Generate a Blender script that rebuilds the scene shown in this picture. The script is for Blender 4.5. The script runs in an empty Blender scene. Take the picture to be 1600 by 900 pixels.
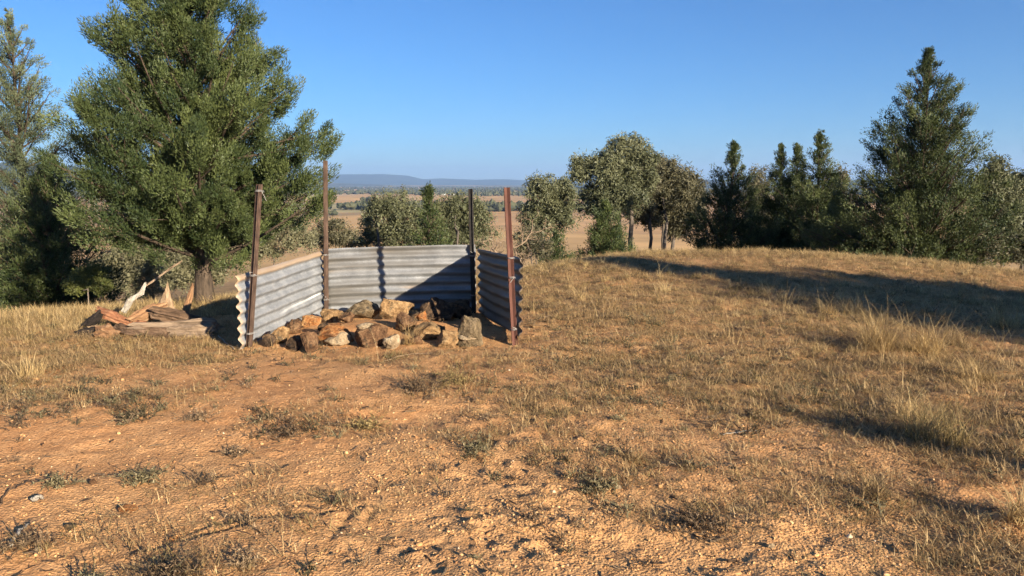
import bpy, math, random
import numpy as np
from math import radians, sin, cos, tan, atan2, pi, sqrt

# ------------------------------------------------------------------ camera, sky, sun, exposure
CAM_H = 1.6; PITCH = radians(7.8); FPX = 1186.0
SUN_AZ = radians(140.5)      # clockwise from +Y (the view direction), seen from above
SUN_EL = radians(16.2)
scene = bpy.context.scene
col = scene.collection
cd = bpy.data.cameras.new('camera'); cam = bpy.data.objects.new('camera', cd); col.objects.link(cam)
cd.sensor_width = 36.0; cd.lens = FPX * 36.0 / 1600.0
cd.clip_start = 0.05; cd.clip_end = 120000.0
cam.location = (0, 0, CAM_H); cam.rotation_euler = (pi/2 - PITCH, 0, 0)
scene.camera = cam
world = bpy.data.worlds.new('World'); scene.world = world; world.use_nodes = True
wn = world.node_tree.nodes; wl = world.node_tree.links
bgn = wn['Background']; bgn.inputs[1].default_value = 0.053
sky = wn.new('ShaderNodeTexSky'); sky.sky_type = 'NISHITA'; sky.sun_disc = False
sky.sun_elevation = SUN_EL; sky.sun_rotation = SUN_AZ
sky.altitude = 400; sky.air_density = 1.0; sky.dust_density = 0.12; sky.ozone_density = 8.5
wl.new(sky.outputs[0], bgn.inputs[0])
sd = bpy.data.lights.new('sun', 'SUN'); sun = bpy.data.objects.new('sun', sd); col.objects.link(sun)
sd.energy = 5.0; sd.angle = radians(0.53); sd.color = (1.0, 0.86, 0.66)
sun.rotation_euler = (pi/2 - SUN_EL, 0, pi - SUN_AZ)
sun.location = (12, -15, 8)
scene.view_settings.view_transform = 'Standard'; scene.view_settings.look = 'None'
scene.view_settings.gamma = 1.0; scene.view_settings.exposure = 1.55
scene.cycles.use_denoising = True
scene.cycles.use_light_tree = False; scene.cycles.max_bounces = 4; scene.cycles.diffuse_bounces = 2; scene.cycles.glossy_bounces = 2
scene.cycles.transmission_bounces = 3; scene.cycles.volume_bounces = 0
scene.cycles.use_adaptive_sampling = True; scene.cycles.adaptive_threshold = 0.02
scene.cycles.sample_clamp_indirect = 6.0

# ------------------------------------------------------------------ helpers
def ray(px, py):
    a = (px - 800.0) / FPX; b = (450.0 - py) / FPX
    return np.array([a, cos(PITCH) + b * sin(PITCH), -sin(PITCH) + b * cos(PITCH)])
def at(px, py, depth):
    d = ray(px, py); return np.array([0, 0, CAM_H]) + d * (depth / d[1])
def gp(px, py, z=0.0):
    d = ray(px, py); return np.array([0, 0, CAM_H]) + d * ((z - CAM_H) / d[2])
def ppm(depth): return FPX / depth * 1.0          # photo pixels per metre

def hash2(ix, iy, seed):
    h = (ix.astype(np.int64) * 374761393 + iy.astype(np.int64) * 668265263 + seed * 1442695041) & 0xffffffff
    h = ((h ^ (h >> 13)) * 1274126177) & 0xffffffff
    h = h ^ (h >> 16)
    return (h & 0xffffff) / float(0x1000000)
def vnoise(x, y, seed=0):
    x = np.asarray(x, float); y = np.asarray(y, float)
    xi = np.floor(x); yi = np.floor(y); fx = x - xi; fy = y - yi
    fx = fx*fx*fx*(fx*(fx*6-15)+10); fy = fy*fy*fy*(fy*(fy*6-15)+10)
    xi = xi.astype(np.int64); yi = yi.astype(np.int64)
    a = hash2(xi, yi, seed); b = hash2(xi+1, yi, seed); c = hash2(xi, yi+1, seed); d = hash2(xi+1, yi+1, seed)
    return (a*(1-fx)+b*fx)*(1-fy) + (c*(1-fx)+d*fx)*fy
def fbm(x, y, oct=4, seed=0, gain=0.5):
    s = 0; a = 1; t = 0
    for i in range(oct):
        s = s + a * (vnoise(x, y, seed + i*17) - 0.5); t += a; a *= gain; x = x*2.03+5.1; y = y*2.03+9.7
    return s / t * 2
def sstep(a, b, x):
    t = np.clip((x - a) / (b - a), 0, 1); return t*t*(3-2*t)

def mesh_np(name, V, faces, cols=None, smooth=False):
    me = bpy.data.meshes.new(name)
    V = np.asarray(V, np.float32).reshape(-1, 3)
    me.vertices.add(len(V)); me.vertices.foreach_set('co', V.ravel())
    fl = [np.asarray(f, np.int32) for f in faces if len(f)]
    idx = np.concatenate([f.ravel() for f in fl]); tot = np.concatenate([np.full(len(f), f.shape[1], np.int32) for f in fl])
    st = np.zeros(len(tot), np.int32); st[1:] = np.cumsum(tot)[:-1]
    me.loops.add(len(idx)); me.loops.foreach_set('vertex_index', idx)
    me.polygons.add(len(tot)); me.polygons.foreach_set('loop_start', st); me.polygons.foreach_set('loop_total', tot)
    me.polygons.foreach_set('use_smooth', np.full(len(tot), smooth, bool))
    if cols is not None:
        for k, c in cols.items():
            at_ = me.color_attributes.new(k, 'FLOAT_COLOR', 'POINT')
            c = np.asarray(c, np.float32)
            if c.shape[1] == 3: c = np.concatenate([c, np.ones((len(c), 1), np.float32)], 1)
            at_.data.foreach_set('color', c.ravel())
    me.update(calc_edges=True)
    return me
def link(name, me, mat=None, parent=None, loc=None):
    o = bpy.data.objects.new(name, me); col.objects.link(o)
    if mat is not None and me is not None and not me.materials: me.materials.append(mat)
    if parent is not None: o.parent = parent
    if loc is not None: o.location = loc
    return o
def tag(o, label=None, cat=None, group=None, kind=None):
    if label: o['label'] = label
    if cat: o['category'] = cat
    if group: o['group'] = group
    if kind: o['kind'] = kind
    return o
def empty(name, loc):
    o = bpy.data.objects.new(name, None); col.objects.link(o); o.location = loc; o.empty_display_size = 0.2; return o

class MB:
    def __init__(s): s.V = []; s.F = {3: [], 4: []}; s.n = 0; s.C = []
    def add(s, V, F, c=None):
        V = np.asarray(V, float); F = np.asarray(F, int)
        s.V.append(V); s.F[F.shape[1]].append(F + s.n); s.n += len(V)
        if c is not None: s.C.append(np.asarray(c, float))
    def tube(s, P, R, sides=6, cap=True, seed=0, rough=0.0):
        P = np.asarray(P, float); R = np.asarray(R, float); n = len(P)
        T = np.gradient(P, axis=0); T /= np.linalg.norm(T, axis=1)[:, None] + 1e-9
        ref = np.array([0, 0, 1.0]) if abs(T[0][2]) < 0.9 else np.array([1.0, 0, 0])
        A = np.cross(T, ref); A /= np.linalg.norm(A, axis=1)[:, None] + 1e-9; B = np.cross(T, A)
        an = np.arange(sides) / sides * 2*pi
        rr = R[:, None] * np.ones((1, sides))
        if rough:
            rg = np.random.default_rng(seed); prof = 1 + rough*rg.normal(0, 1, sides)
            rr = rr * prof[None, :] * (1 + rough*0.5*rg.normal(0, 1, (n, sides)))
        V = P[:, None, :] + rr[:, :, None]*(np.cos(an)[None, :, None]*A[:, None, :] + np.sin(an)[None, :, None]*B[:, None, :])
        V = V.reshape(-1, 3)
        i = np.arange(n-1)[:, None]*sides; j = np.arange(sides)[None, :]; j2 = (j+1) % sides
        F = np.stack([i+j, i+j2, i+sides+j2, i+sides+j], -1).reshape(-1, 4)
        s.add(V, F)
        if cap:
            for k, e in ((0, 0), (1, (n-1)*sides)):
                c = s.n; s.V.append(P[[0 if k == 0 else n-1]]); s.n += 1
                base = c - n*sides - k + e
                jj = np.arange(sides); a = base+jj; b = base+(jj+1) % sides
                f = np.stack([b, a, np.full(sides, c)], 1) if k == 0 else np.stack([a, b, np.full(sides, c)], 1)
                s.F[3].append(f)
    def mesh(s, name, smooth=False):
        V = np.concatenate(s.V); F = []
        for k in (3, 4):
            if s.F[k]: F.append(np.concatenate(s.F[k]))
        cols = {'tint': np.concatenate(s.C)} if s.C and sum(len(c) for c in s.C) == len(V) else None
        return mesh_np(name, V, F, cols, smooth)

def nodes(name):
    m = bpy.data.materials.new(name); m.use_nodes = True
    nt = m.node_tree; return m, nt, nt.nodes, nt.links, nt.nodes['Principled BSDF']
def N(ns, t, **kw):
    n = ns.new(t)
    for k, v in kw.items(): setattr(n, k, v)
    return n
def ramp(ns, stops, interp='LINEAR'):
    r = ns.new('ShaderNodeValToRGB'); e = r.color_ramp.elements; r.color_ramp.interpolation = interp
    while len(e) < len(stops): e.new(0.5)
    for el, (p, c) in zip(e, stops): el.position = p; el.color = (*c, 1)
    return r
def noise(ns, ls, vec, scale, detail=4, rough=0.55):
    n = ns.new('ShaderNodeTexNoise'); n.inputs['Scale'].default_value = scale; n.inputs['Detail'].default_value = detail
    n.inputs['Roughness'].default_value = rough
    if vec is not None: ls.new(vec, n.inputs['Vector'])
    return n
def mixc(ns, ls, fac, a, b, mode='MIX'):
    m = ns.new('ShaderNodeMix'); m.data_type = 'RGBA'; m.blend_type = mode
    for inp, v in ((0, fac), (6, a), (7, b)):
        if hasattr(v, 'links'): ls.new(v, m.inputs[inp])
        elif isinstance(v, (int, float)): m.inputs[inp].default_value = v
        else: m.inputs[inp].default_value = (*v, 1)
    return m.outputs[2]
def bump(ns, ls, h, strength, dist, bsdf):
    b = ns.new('ShaderNodeBump'); b.inputs['Strength'].default_value = strength; b.inputs['Distance'].default_value = dist
    ls.new(h, b.inputs['Height']); ls.new(b.outputs[0], bsdf.inputs['Normal'])

def mat_leaf(name, a, b, trans=0.25, rough=0.55):
    """leaf colour runs a..b by the mesh's own tint (a natural leaf-to-leaf variation)"""
    m, nt, ns, ls, p = nodes(name)
    at_ = N(ns, 'ShaderNodeAttribute', attribute_name='tint')
    sp = ns.new('ShaderNodeSeparateColor'); ls.new(at_.outputs[0], sp.inputs[0])
    c = mixc(ns, ls, sp.outputs[0], a, b)
    ls.new(c, p.inputs['Base Color']); p.inputs['Roughness'].default_value = rough
    p.inputs['Specular IOR Level'].default_value = 0.3
    t = ns.new('ShaderNodeBsdfTranslucent'); ls.new(c, t.inputs[0])
    mx = ns.new('ShaderNodeMixShader'); mx.inputs[0].default_value = trans
    ls.new(p.outputs[0], mx.inputs[1]); ls.new(t.outputs[0], mx.inputs[2]); ls.new(mx.outputs[0], ns['Material Output'].inputs[0])
    return m
def mat_grass(name, stops, trans=0.3):
    m, nt, ns, ls, p = nodes(name)
    at_ = N(ns, 'ShaderNodeAttribute', attribute_name='tint')
    sp = ns.new('ShaderNodeSeparateColor'); ls.new(at_.outputs[0], sp.inputs[0])
    oi = ns.new('ShaderNodeObjectInfo')
    ma = N(ns, 'ShaderNodeMath', operation='ADD'); ls.new(sp.outputs[0], ma.inputs[0])
    mm = N(ns, 'ShaderNodeMath', operation='MULTIPLY_ADD'); ls.new(oi.outputs['Random'], mm.inputs[0]); mm.inputs[1].default_value = 0.5; mm.inputs[2].default_value = -0.25
    ls.new(mm.outputs[0], ma.inputs[1])
    r = ramp(ns, stops); ls.new(ma.outputs[0], r.inputs[0])
    ls.new(r.outputs[0], p.inputs['Base Color']); p.inputs['Roughness'].default_value = 0.6
    p.inputs['Specular IOR Level'].default_value = 0.25
    t = ns.new('ShaderNodeBsdfTranslucent'); ls.new(r.outputs[0], t.inputs[0])
    mx = ns.new('ShaderNodeMixShader'); mx.inputs[0].default_value = trans
    ls.new(p.outputs[0], mx.inputs[1]); ls.new(t.outputs[0], mx.inputs[2]); ls.new(mx.outputs[0], ns['Material Output'].inputs[0])
    return m
def mat_mottle(name, stops, scale, rough=0.85, bstr=0.5, bdist=0.02, detail=6, vscale=(1, 1, 1), spec=0.2):
    m, nt, ns, ls, p = nodes(name)
    tc = ns.new('ShaderNodeTexCoord'); mp = ns.new('ShaderNodeMapping'); mp.inputs['Scale'].default_value = vscale
    oi = ns.new('ShaderNodeObjectInfo'); cm = ns.new('ShaderNodeCombineXYZ')
    mu = N(ns, 'ShaderNodeMath', operation='MULTIPLY'); mu.inputs[1].default_value = 37.0
    ls.new(oi.outputs['Random'], mu.inputs[0])
    for k in range(3): ls.new(mu.outputs[0], cm.inputs[k])
    ls.new(tc.outputs['Object'], mp.inputs[0]); ls.new(cm.outputs[0], mp.inputs['Location'])
    n = noise(ns, ls, mp.outputs[0], scale, detail, 0.62); r = ramp(ns, stops); ls.new(n.outputs[0], r.inputs[0])
    ls.new(r.outputs[0], p.inputs['Base Color']); p.inputs['Roughness'].default_value = rough
    p.inputs['Specular IOR Level'].default_value = spec
    n2 = noise(ns, ls, mp.outputs[0], scale*3.5, 6, 0.65); bump(ns, ls, n2.outputs[0], bstr, bdist, p)
    return m

# ------------------------------------------------------------------ terrain
AZK = np.radians([-180, -60, -34, -22, -10, -2, 3, 8, 14, 24, 30, 36, 60, 180])
RCK = np.array([26, 15, 11.8, 11.6, 12.2, 13.5, 15.3, 17.0, 17.6, 17.4, 16.8, 16.6, 18, 26.0])
PLAIN = -40.0
def macro(x, y):
    x = np.asarray(x, float); y = np.asarray(y, float)
    r = np.hypot(x, y); az = np.arctan2(x, y)
    rc = np.interp(az, AZK, RCK)
    s = r - rc
    k = 0.155
    drop = k * 0.5 * (s + np.sqrt(s*s + 2.2**2)) - k*0.5*(-rc + np.sqrt(rc*rc + 2.2**2))
    lim = -PLAIN + 0.0
    drop = lim - np.logaddexp(0, (lim - drop) / 4.0) * 4.0
    drop = lim - np.maximum(lim - drop, 0)
    drop = lim * (1 - np.exp(-np.maximum(0.155*0.5*(s + np.sqrt(s*s + 2.2**2)) - 0.155*0.5*(-rc + np.sqrt(rc*rc+2.2**2)), 0) / lim * 1.15))
    z = -drop
    # low rise of the knoll on the right
    z = z + 0.30 * np.exp(-(((x - 5.0)/6.5)**2 + ((y - 15.5)/3.6)**2))
    z = z + 0.05 * fbm(x*0.35, y*0.35, 3, 11) * sstep(2, 5, r)
    far = sstep(30, 120, r)
    z = z + far * fbm(x/90., y/90., 3, 5) * 2.2 * (1 - sstep(250, 500, r))
    z = z + sstep(600, 3000, r) * fbm(x/1500., y/1500., 3, 9) * 5.0
    return z
GROOVES = [[(255,838),(330,812),(420,800),(520,792),(575,785)], [(220,850),(330,826),(400,808),(470,783)],
           [(500,800),(545,782),(590,775)], [(520,838),(530,810),(560,785)], [(575,806),(590,778)], [(330,790),(450,772),(560,752)]]
def seg_dist(x, y, pts):
    best = np.full(np.shape(x), 1e9)
    for (x0, y0), (x1, y1) in zip(pts[:-1], pts[1:]):
        dx, dy = x1-x0, y1-y0; t = np.clip(((x-x0)*dx + (y-y0)*dy)/(dx*dx+dy*dy), 0, 1)
        best = np.minimum(best, np.hypot(x-x0-t*dx, y-y0-t*dy))
    return best
GW = [[tuple(gp(*p)[:2]) for p in g] for g in GROOVES]
# cover: how much litter and grass grows at a place on the knoll (0 bare soil .. 1 grassy)
def blobs(x, y, lst):
    s = np.zeros(np.shape(x))
    for px, py, rx, ry, w in lst:
        c = gp(px, py); e = gp(px + rx, py); f = gp(px, max(py - ry, 330)); g = gp(px, py + ry)
        a = abs(e[0] - c[0]); b = 0.5*abs(f[1] - g[1])
        s = s + w*np.exp(-(((x - c[0])/a)**2 + ((y - c[1])/b)**2))
    return s
COVER = [(120,540,190,45,.9),(20,560,120,50,.5),(60,490,200,30,.9),(300,530,60,25,.45),(60,610,90,22,.35),(960,470,170,50,.9),(900,560,120,40,.65),(1060,550,140,50,.7),
         (1300,450,260,45,.9),(1400,540,200,55,1.0),(1500,600,170,70,.9),(1200,620,140,50,.55),(1450,660,150,50,.8),(1580,720,100,70,.7),
         (880,430,110,22,.9),(1250,405,400,18,1),(1100,800,160,35,.30),(1480,800,150,50,.35),(700,590,70,22,.5),(940,735,80,35,.4),(1280,740,160,40,.30),(1000,620,120,35,.4),
         (590,650,70,22,.35),(740,690,60,25,.35),(460,650,60,25,.3),(270,890,80,25,.35),(1560,880,120,40,.4),(620,560,120,14,.4),(850,650,90,30,.25)]
def cover(x, y):
    r = np.hypot(x, y)
    c = blobs(x, y, COVER)
    az = np.arctan2(x, y)
    out = sstep(9.3, 11.5, r) + sstep(radians(36), radians(44), np.abs(az))*0.6
    c = np.clip(c + out, 0, 1.15)
    n = fbm(x*1.1, y*1.1, 4, 31)
    return np.clip(c*(1 + 0.9*n) + 0.05 + 0.34*np.maximum(n - 0.02, 0), 0, 1)
def micro(x, y):
    r = np.hypot(x, y)
    w = 1 - sstep(16, 26, r)
    cv = cover(x, y)
    loose = sstep(-0.25, 0.35, fbm(x*0.8, y*0.8, 3, 67))
    z = 0.032*fbm(x*1.6, y*1.6, 3, 41) + (0.007 + 0.010*loose)*fbm(x*5.5, y*5.5, 3, 43)
    cl = vnoise(x*14, y*14, 47); z = z + (0.008 + 0.009*loose)*np.maximum(cl - 0.62, 0)/0.38
    cl = vnoise(x*30+3, y*30, 53); z = z + (0.006 + 0.010*loose)*np.maximum(cl - 0.6, 0)/0.4
    z = z + 0.030*cv*np.maximum(fbm(x*3.2, y*3.2, 3, 57), -0.2)
    for g in GW:
        d = seg_dist(x + 0.02*fbm(x*9, y*9, 2, 3), y + 0.02*fbm(x*9, y*9, 2, 4), g)
        z = z - 0.015*np.exp(-(d/0.018)**2)*np.clip(0.5 + 1.4*fbm(x*4, y*4, 2, 91), 0, 1) + 0.003*np.exp(-((d-0.05)/0.03)**2)
    c = gp(600, 520); z = z + 0.085*np.exp(-(((x - c[0])/0.75)**2 + ((y - c[1] - 0.25)/0.55)**2))
    return z*w
def height(x, y): return macro(x, y) + micro(x, y)
def hz(x, y): return float(height(np.array([x]), np.array([y]))[0])

def polar_ground():
    front = np.radians(np.arange(-54, 54.01, 0.28)); back = np.radians(np.arange(59, 301.1, 3.0))
    A = np.concatenate([front, back]); nA = len(A)
    R = np.concatenate([np.linspace(0.25, 1.45, 9), np.exp(np.arange(np.log(1.6), np.log(12), 0.0056)),
                        np.exp(np.arange(np.log(12), np.log(30), 0.012)), np.exp(np.arange(np.log(30), np.log(26000), 0.045)), [26000]])
    nR = len(R)
    X = R[:, None]*np.sin(A)[None, :]; Y = R[:, None]*np.cos(A)[None, :]
    Z = macro(X, Y)
    near = R < 30
    Z[near] += micro(X[near], Y[near])
    V = np.stack([X, Y, Z], -1).reshape(-1, 3)
    V = np.concatenate([V, [[0, 0, hz(0, 0)]]])
    i = np.arange(nR-1)[:, None]*nA; j = np.arange(nA)[None, :]; j2 = (j+1) % nA
    F = np.stack([i+j2, i+j, i+nA+j, i+nA+j2], -1).reshape(-1, 4)
    jj = np.arange(nA); c = len(V)-1
    T = np.stack([(jj+1) % nA, np.full(nA, c), jj], 1)[:, [0, 1, 2]]
    cv = np.ones(len(V)); k = near.sum()*nA
    cv[:k] = cover(V[:k, 0], V[:k, 1])
    gr = blobs(V[:, 0], V[:, 1], [(900,830,420,90,.9),(1250,860,300,90,.9),(700,760,300,70,.5),(1000,650,250,60,.5),(150,800,120,60,.5),(620,680,100,25,.5)])
    me = mesh_np('ground', V, [T, F], {'cover': np.stack([cv, np.clip(gr, 0, 1), np.zeros(len(V))], 1)}, True)
    return me

def mat_ground():
    m, nt, ns, ls, p = nodes('soil_and_paddocks')
    ge = ns.new('ShaderNodeNewGeometry'); pos = ge.outputs['Position']
    at_ = N(ns, 'ShaderNodeAttribute', attribute_name='cover'); sp = ns.new('ShaderNodeSeparateColor'); ls.new(at_.outputs[0], sp.inputs[0])
    n1 = noise(ns, ls, pos, 0.9, 5); n2 = noise(ns, ls, pos, 9, 6, 0.65); n3 = noise(ns, ls, pos, 55, 4, 0.6)
    soil = ramp(ns, [(0.30, (0.36, 0.172, 0.075)), (0.5, (0.52, 0.272, 0.124)), (0.72, (0.63, 0.37, 0.185))]); ls.new(n2.outputs[0], soil.inputs[0])
    soil1 = ramp(ns, [(0.35, (0.46, 0.215, 0.085)), (0.6, (0.58, 0.335, 0.152))]); ls.new(n1.outputs[0], soil1.inputs[0])
    s = mixc(ns, ls, 0.5, soil.outputs[0], soil1.outputs[0])
    fine = ramp(ns, [(0.36, (0.62, 0.58, 0.52)), (0.52, (1, 1, 1)), (0.7, (1.18, 1.16, 1.1))]); ls.new(n3.outputs[0], fine.inputs[0])
    s = mixc(ns, ls, 0.8, s, fine.outputs[0], 'MULTIPLY')
    yel = mixc(ns, ls, n2.outputs[0], (0.44, 0.22, 0.09), (0.60, 0.355, 0.165))
    s = mixc(ns, ls, sp.outputs[1], s, yel)
    lit = ramp(ns, [(0.35, (0.17, 0.10, 0.046)), (0.5, (0.33, 0.20, 0.09)), (0.68, (0.50, 0.315, 0.145))]); ls.new(n2.outputs[0], lit.inputs[0])
    lf = N(ns, 'ShaderNodeMath', operation='MULTIPLY'); ls.new(sp.outputs[0], lf.inputs[0]); lf.inputs[1].default_value = 0.72
    near = mixc(ns, ls, lf.outputs[0], s, lit.outputs[0])
    # distance from the knoll: slope grass, then paddocks
    ln = N(ns, 'ShaderNodeVectorMath', operation='LENGTH'); ls.new(pos, ln.inputs[0])
    mr = N(ns, 'ShaderNodeMapRange', interpolation_type='SMOOTHSTEP'); mr.inputs[1].default_value = 12; mr.inputs[2].default_value = 30; ls.new(ln.outputs['Value'], mr.inputs[0])
    ns1 = noise(ns, ls, pos, 0.35, 6)
    slope = ramp(ns, [(0.35, (0.20, 0.13, 0.06)), (0.65, (0.38, 0.24, 0.10))]); ls.new(ns1.outputs[0], slope.inputs[0])
    c = mixc(ns, ls, mr.outputs[0], near, slope.outputs[0])
    mp = ns.new('ShaderNodeMapping'); mp.inputs['Scale'].default_value = (0.0011, 0.0017, 0); mp.inputs['Rotation'].default_value = (0, 0, 0.35); ls.new(pos, mp.inputs[0])
    vo = N(ns, 'ShaderNodeTexVoronoi', distance='MANHATTAN'); vo.inputs['Scale'].default_value = 1.0; vo.inputs['Randomness'].default_value = 0.8; ls.new(mp.outputs[0], vo.inputs['Vector'])
    sc = ns.new('ShaderNodeSeparateColor'); ls.new(vo.outputs['Color'], sc.inputs[0])
    pad = ramp(ns, [(0.0, (0.52, 0.325, 0.15)), (0.25, (0.57, 0.365, 0.165)), (0.5, (0.44, 0.30, 0.15)), (0.72, (0.53, 0.33, 0.16)), (0.87, (0.38, 0.32, 0.16)), (0.95, (0.64, 0.47, 0.28))], 'CONSTANT'); ls.new(sc.outputs[0], pad.inputs[0])
    nf = noise(ns, ls, pos, 0.012, 6, 0.6); pr = ramp(ns, [(0.35, (0.72, 0.72, 0.72)), (0.65, (1.15, 1.12, 1.08))]); ls.new(nf.outputs[0], pr.inputs[0])
    padc = mixc(ns, ls, 1.0, pad.outputs[0], pr.outputs[0], 'MULTIPLY')
    mr2 = N(ns, 'ShaderNodeMapRange', interpolation_type='SMOOTHSTEP'); mr2.inputs[1].default_value = 120; mr2.inputs[2].default_value = 320; ls.new(ln.outputs['Value'], mr2.inputs[0])
    c = mixc(ns, ls, mr2.outputs[0], c, padc)
    ls.new(c, p.inputs['Base Color']); p.inputs['Roughness'].default_value = 0.95; p.inputs['Specular IOR Level'].default_value = 0.1
    nh = N(ns, 'ShaderNodeMath', operation='MULTIPLY'); ls.new(n2.outputs[0], nh.inputs[0]); nh.inputs[1].default_value = 0.35
    ad = N(ns, 'ShaderNodeMath', operation='MULTIPLY_ADD'); ls.new(n3.outputs[0], ad.inputs[0]); ad.inputs[1].default_value = 0.5; ls.new(nh.outputs[0], ad.inputs[2])
    vb = N(ns, 'ShaderNodeTexVoronoi', feature='F1'); vb.inputs['Scale'].default_value = 70; ls.new(pos, vb.inputs['Vector'])
    ad2 = N(ns, 'ShaderNodeMath', operation='MULTIPLY_ADD'); ls.new(vb.outputs['Distance'], ad2.inputs[0]); ad2.inputs[1].default_value = -0.3; ls.new(ad.outputs[0], ad2.inputs[2])
    bump(ns, ls, ad2.outputs[0], 0.7, 0.026, p)
    bn = [n for n in ns if n.bl_idname == 'ShaderNodeBump'][0]; br = N(ns, 'ShaderNodeMapRange'); br.inputs[1].default_value = 0.38; br.inputs[2].default_value = 0.62; br.inputs[3].default_value = 0.45; br.inputs[4].default_value = 0.95
    ls.new(n1.outputs[0], br.inputs[0]); ls.new(br.outputs[0], bn.inputs['Strength'])
    return m
ground = tag(link('ground', polar_ground(), mat_ground()), kind='structure')

# ------------------------------------------------------------------ far hills
def hills(name, prof, r0, r1, a0, a1, na, nr, seed, mat, base=PLAIN):
    A = np.radians(np.linspace(a0, a1, na)); T = np.linspace(0, 1, nr)
    R = r0 + (r1 - r0)*T
    hp = prof(np.degrees(A))
    X = R[:, None]*np.sin(A)[None]; Y = R[:, None]*np.cos(A)[None]
    bell = np.sin(pi*np.clip(T, 0, 1))**1.3
    n = fbm(X/1600., Y/1600., 5, seed)
    sk = max(abs(r1-r0), 1)
    Z = base - 8 + bell[:, None]*(hp[None, :]*(0.80 + 0.20*np.cos(6*(T[:, None]-0.5))) + 0.0) + bell[:, None]*n*0.13*hp[None, :].clip(20)
    V = np.stack([X, Y, Z], -1).reshape(-1, 3)
    i = np.arange(nr-1)[:, None]*na; j = np.arange(na-1)[None, :]
    F = np.stack([i+j+1, i+j, i+na+j, i+na+j+1], -1).reshape(-1, 4)
    return tag(link(name, mesh_np(name, V, [F], None, True), mat), kind='structure')
def mat_hill(name, a, b, sc):
    m, nt, ns, ls, p = nodes(name)
    ge = ns.new('ShaderNodeNewGeometry'); n = noise(ns, ls, ge.outputs['Position'], sc, 7, 0.65)
    r = ramp(ns, [(0.42, a), (0.60, b)]); ls.new(n.outputs[0], r.inputs[0]); ls.new(r.outputs[0], p.inputs['Base Color'])
    p.inputs['Roughness'].default_value = 1.0; p.inputs['Specular IOR Level'].default_value = 0
    return m
MH1 = mat_hill('wooded_hill', (0.030, 0.042, 0.030), (0.055, 0.065, 0.042), 0.0025)
MH2 = mat_hill('foothill', (0.06, 0.065, 0.035), (0.32, 0.24, 0.14), 0.0011)
def paz(px): return np.degrees(np.arctan((np.asarray(px, float)-800)/FPX/cos(PITCH)))
def skyline(pxs, ys, dist, lo):
    hs = [CAM_H + dist*tan(math.atan((450-y)/FPX) - PITCH) - PLAIN for y in ys]
    az = paz(pxs)
    return lambda a: np.interp(a, np.concatenate([[-75], az, [75]]), np.concatenate([[lo], hs, [lo]]))
far_sky = skyline([-200,0,150,300,420,520,560,600,640,665,690,720,745,790,830,900,1000,1100,1250,1400,1600,1800],
                  [283,280,279,281,277,273,273,272.5,275,280,278.5,279.5,281,280,282,281,279,280,281,279,282,282], 18500, 150)
hills('hills_far', far_sky, 15500, 21500, -75, 75, 420, 22, 71, MH1)
mid_sky = skyline([0,300,500,560,620,800,1000,1300,1600],[288,287,284,286,288.5,288.5,288,288.5,287], 12500, 50)
hills('foothills', mid_sky, 10800, 14200, -75, 75, 300, 12, 73, MH2)
near_sky = skyline([-300,0,60,110,150,200,300,480,520,545],[255,258,259,261,265,272,281,288,291,295], 6000, 0)
hills('wooded_ridge', lambda a: np.where(a > paz(548), 0, near_sky(a)), 4700, 7300, -75, float(paz(548)), 160, 14, 75, MH1)
right_sky = skyline([820,850,1000,1090,1120,1200,1400,1600,1750],[295,288,284,281,281,283,280,282,285], 8000, 30)
hills('wooded_rise', right_sky, 6800, 9300, float(paz(812)), 75, 160, 12, 77, MH1)

# haze: the air between the knoll and the hills
def haze_box():
    s = 26500; z0 = -75; z1 = 520
    V = [(-s,-s,z0),(s,-s,z0),(s,s,z0),(-s,s,z0),(-s,-s,z1),(s,-s,z1),(s,s,z1),(-s,s,z1)]
    F = [(0,3,2,1),(4,5,6,7),(0,1,5,4),(1,2,6,5),(2,3,7,6),(3,0,4,7)]
    m = bpy.data.materials.new('haze_air'); m.use_nodes = True; ns = m.node_tree.nodes; ls = m.node_tree.links
    ns.remove(ns['Principled BSDF'])
    v = ns.new('ShaderNodeVolumePrincipled'); v.inputs['Color'].default_value = (0.40, 0.62, 1.0, 1); v.inputs['Density'].default_value = 6.4e-5
    v.inputs['Anisotropy'].default_value = 0.1
    ls.new(v.outputs[0], ns['Material Output'].inputs['Volume'])
    tag(link('haze', mesh_np('haze', V, [np.array(F)]), m), kind='stuff')
haze_box()

# ------------------------------------------------------------------ distant woodland and scrub (masses nobody could count)
ICO_V = None
def ico():
    t = (1+sqrt(5))/2
    V = np.array([(-1,t,0),(1,t,0),(-1,-t,0),(1,-t,0),(0,-1,t),(0,1,t),(0,-1,-t),(0,1,-t),(t,0,-1),(t,0,1),(-t,0,-1),(-t,0,1)], float)
    V /= np.linalg.norm(V[0])
    F = np.array([(0,11,5),(0,5,1),(0,1,7),(0,7,10),(0,10,11),(1,5,9),(5,11,4),(11,10,2),(10,7,6),(7,1,8),(3,9,4),(3,4,2),(3,2,6),(3,6,8),(3,8,9),(4,9,5),(2,4,11),(6,2,10),(8,6,7),(9,8,1)])
    return V, F
def ico2(levels):
    V, F = ico()
    for _ in range(levels):
        e = {}; Vl = list(map(tuple, V)); NF = []
        def mid(a, b):
            k = (min(a, b), max(a, b))
            if k not in e:
                m = (np.array(Vl[a]) + np.array(Vl[b])); m /= np.linalg.norm(m); e[k] = len(Vl); Vl.append(tuple(m))
            return e[k]
        for a, b, c in F:
            x, y, z = mid(a, b), mid(b, c), mid(c, a); NF += [(a, x, z), (b, y, x), (c, z, y), (x, y, z)]
        V = np.array(Vl); F = np.array(NF)
    return V, F
ICO = {k: ico2(k) for k in range(4)}
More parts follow.
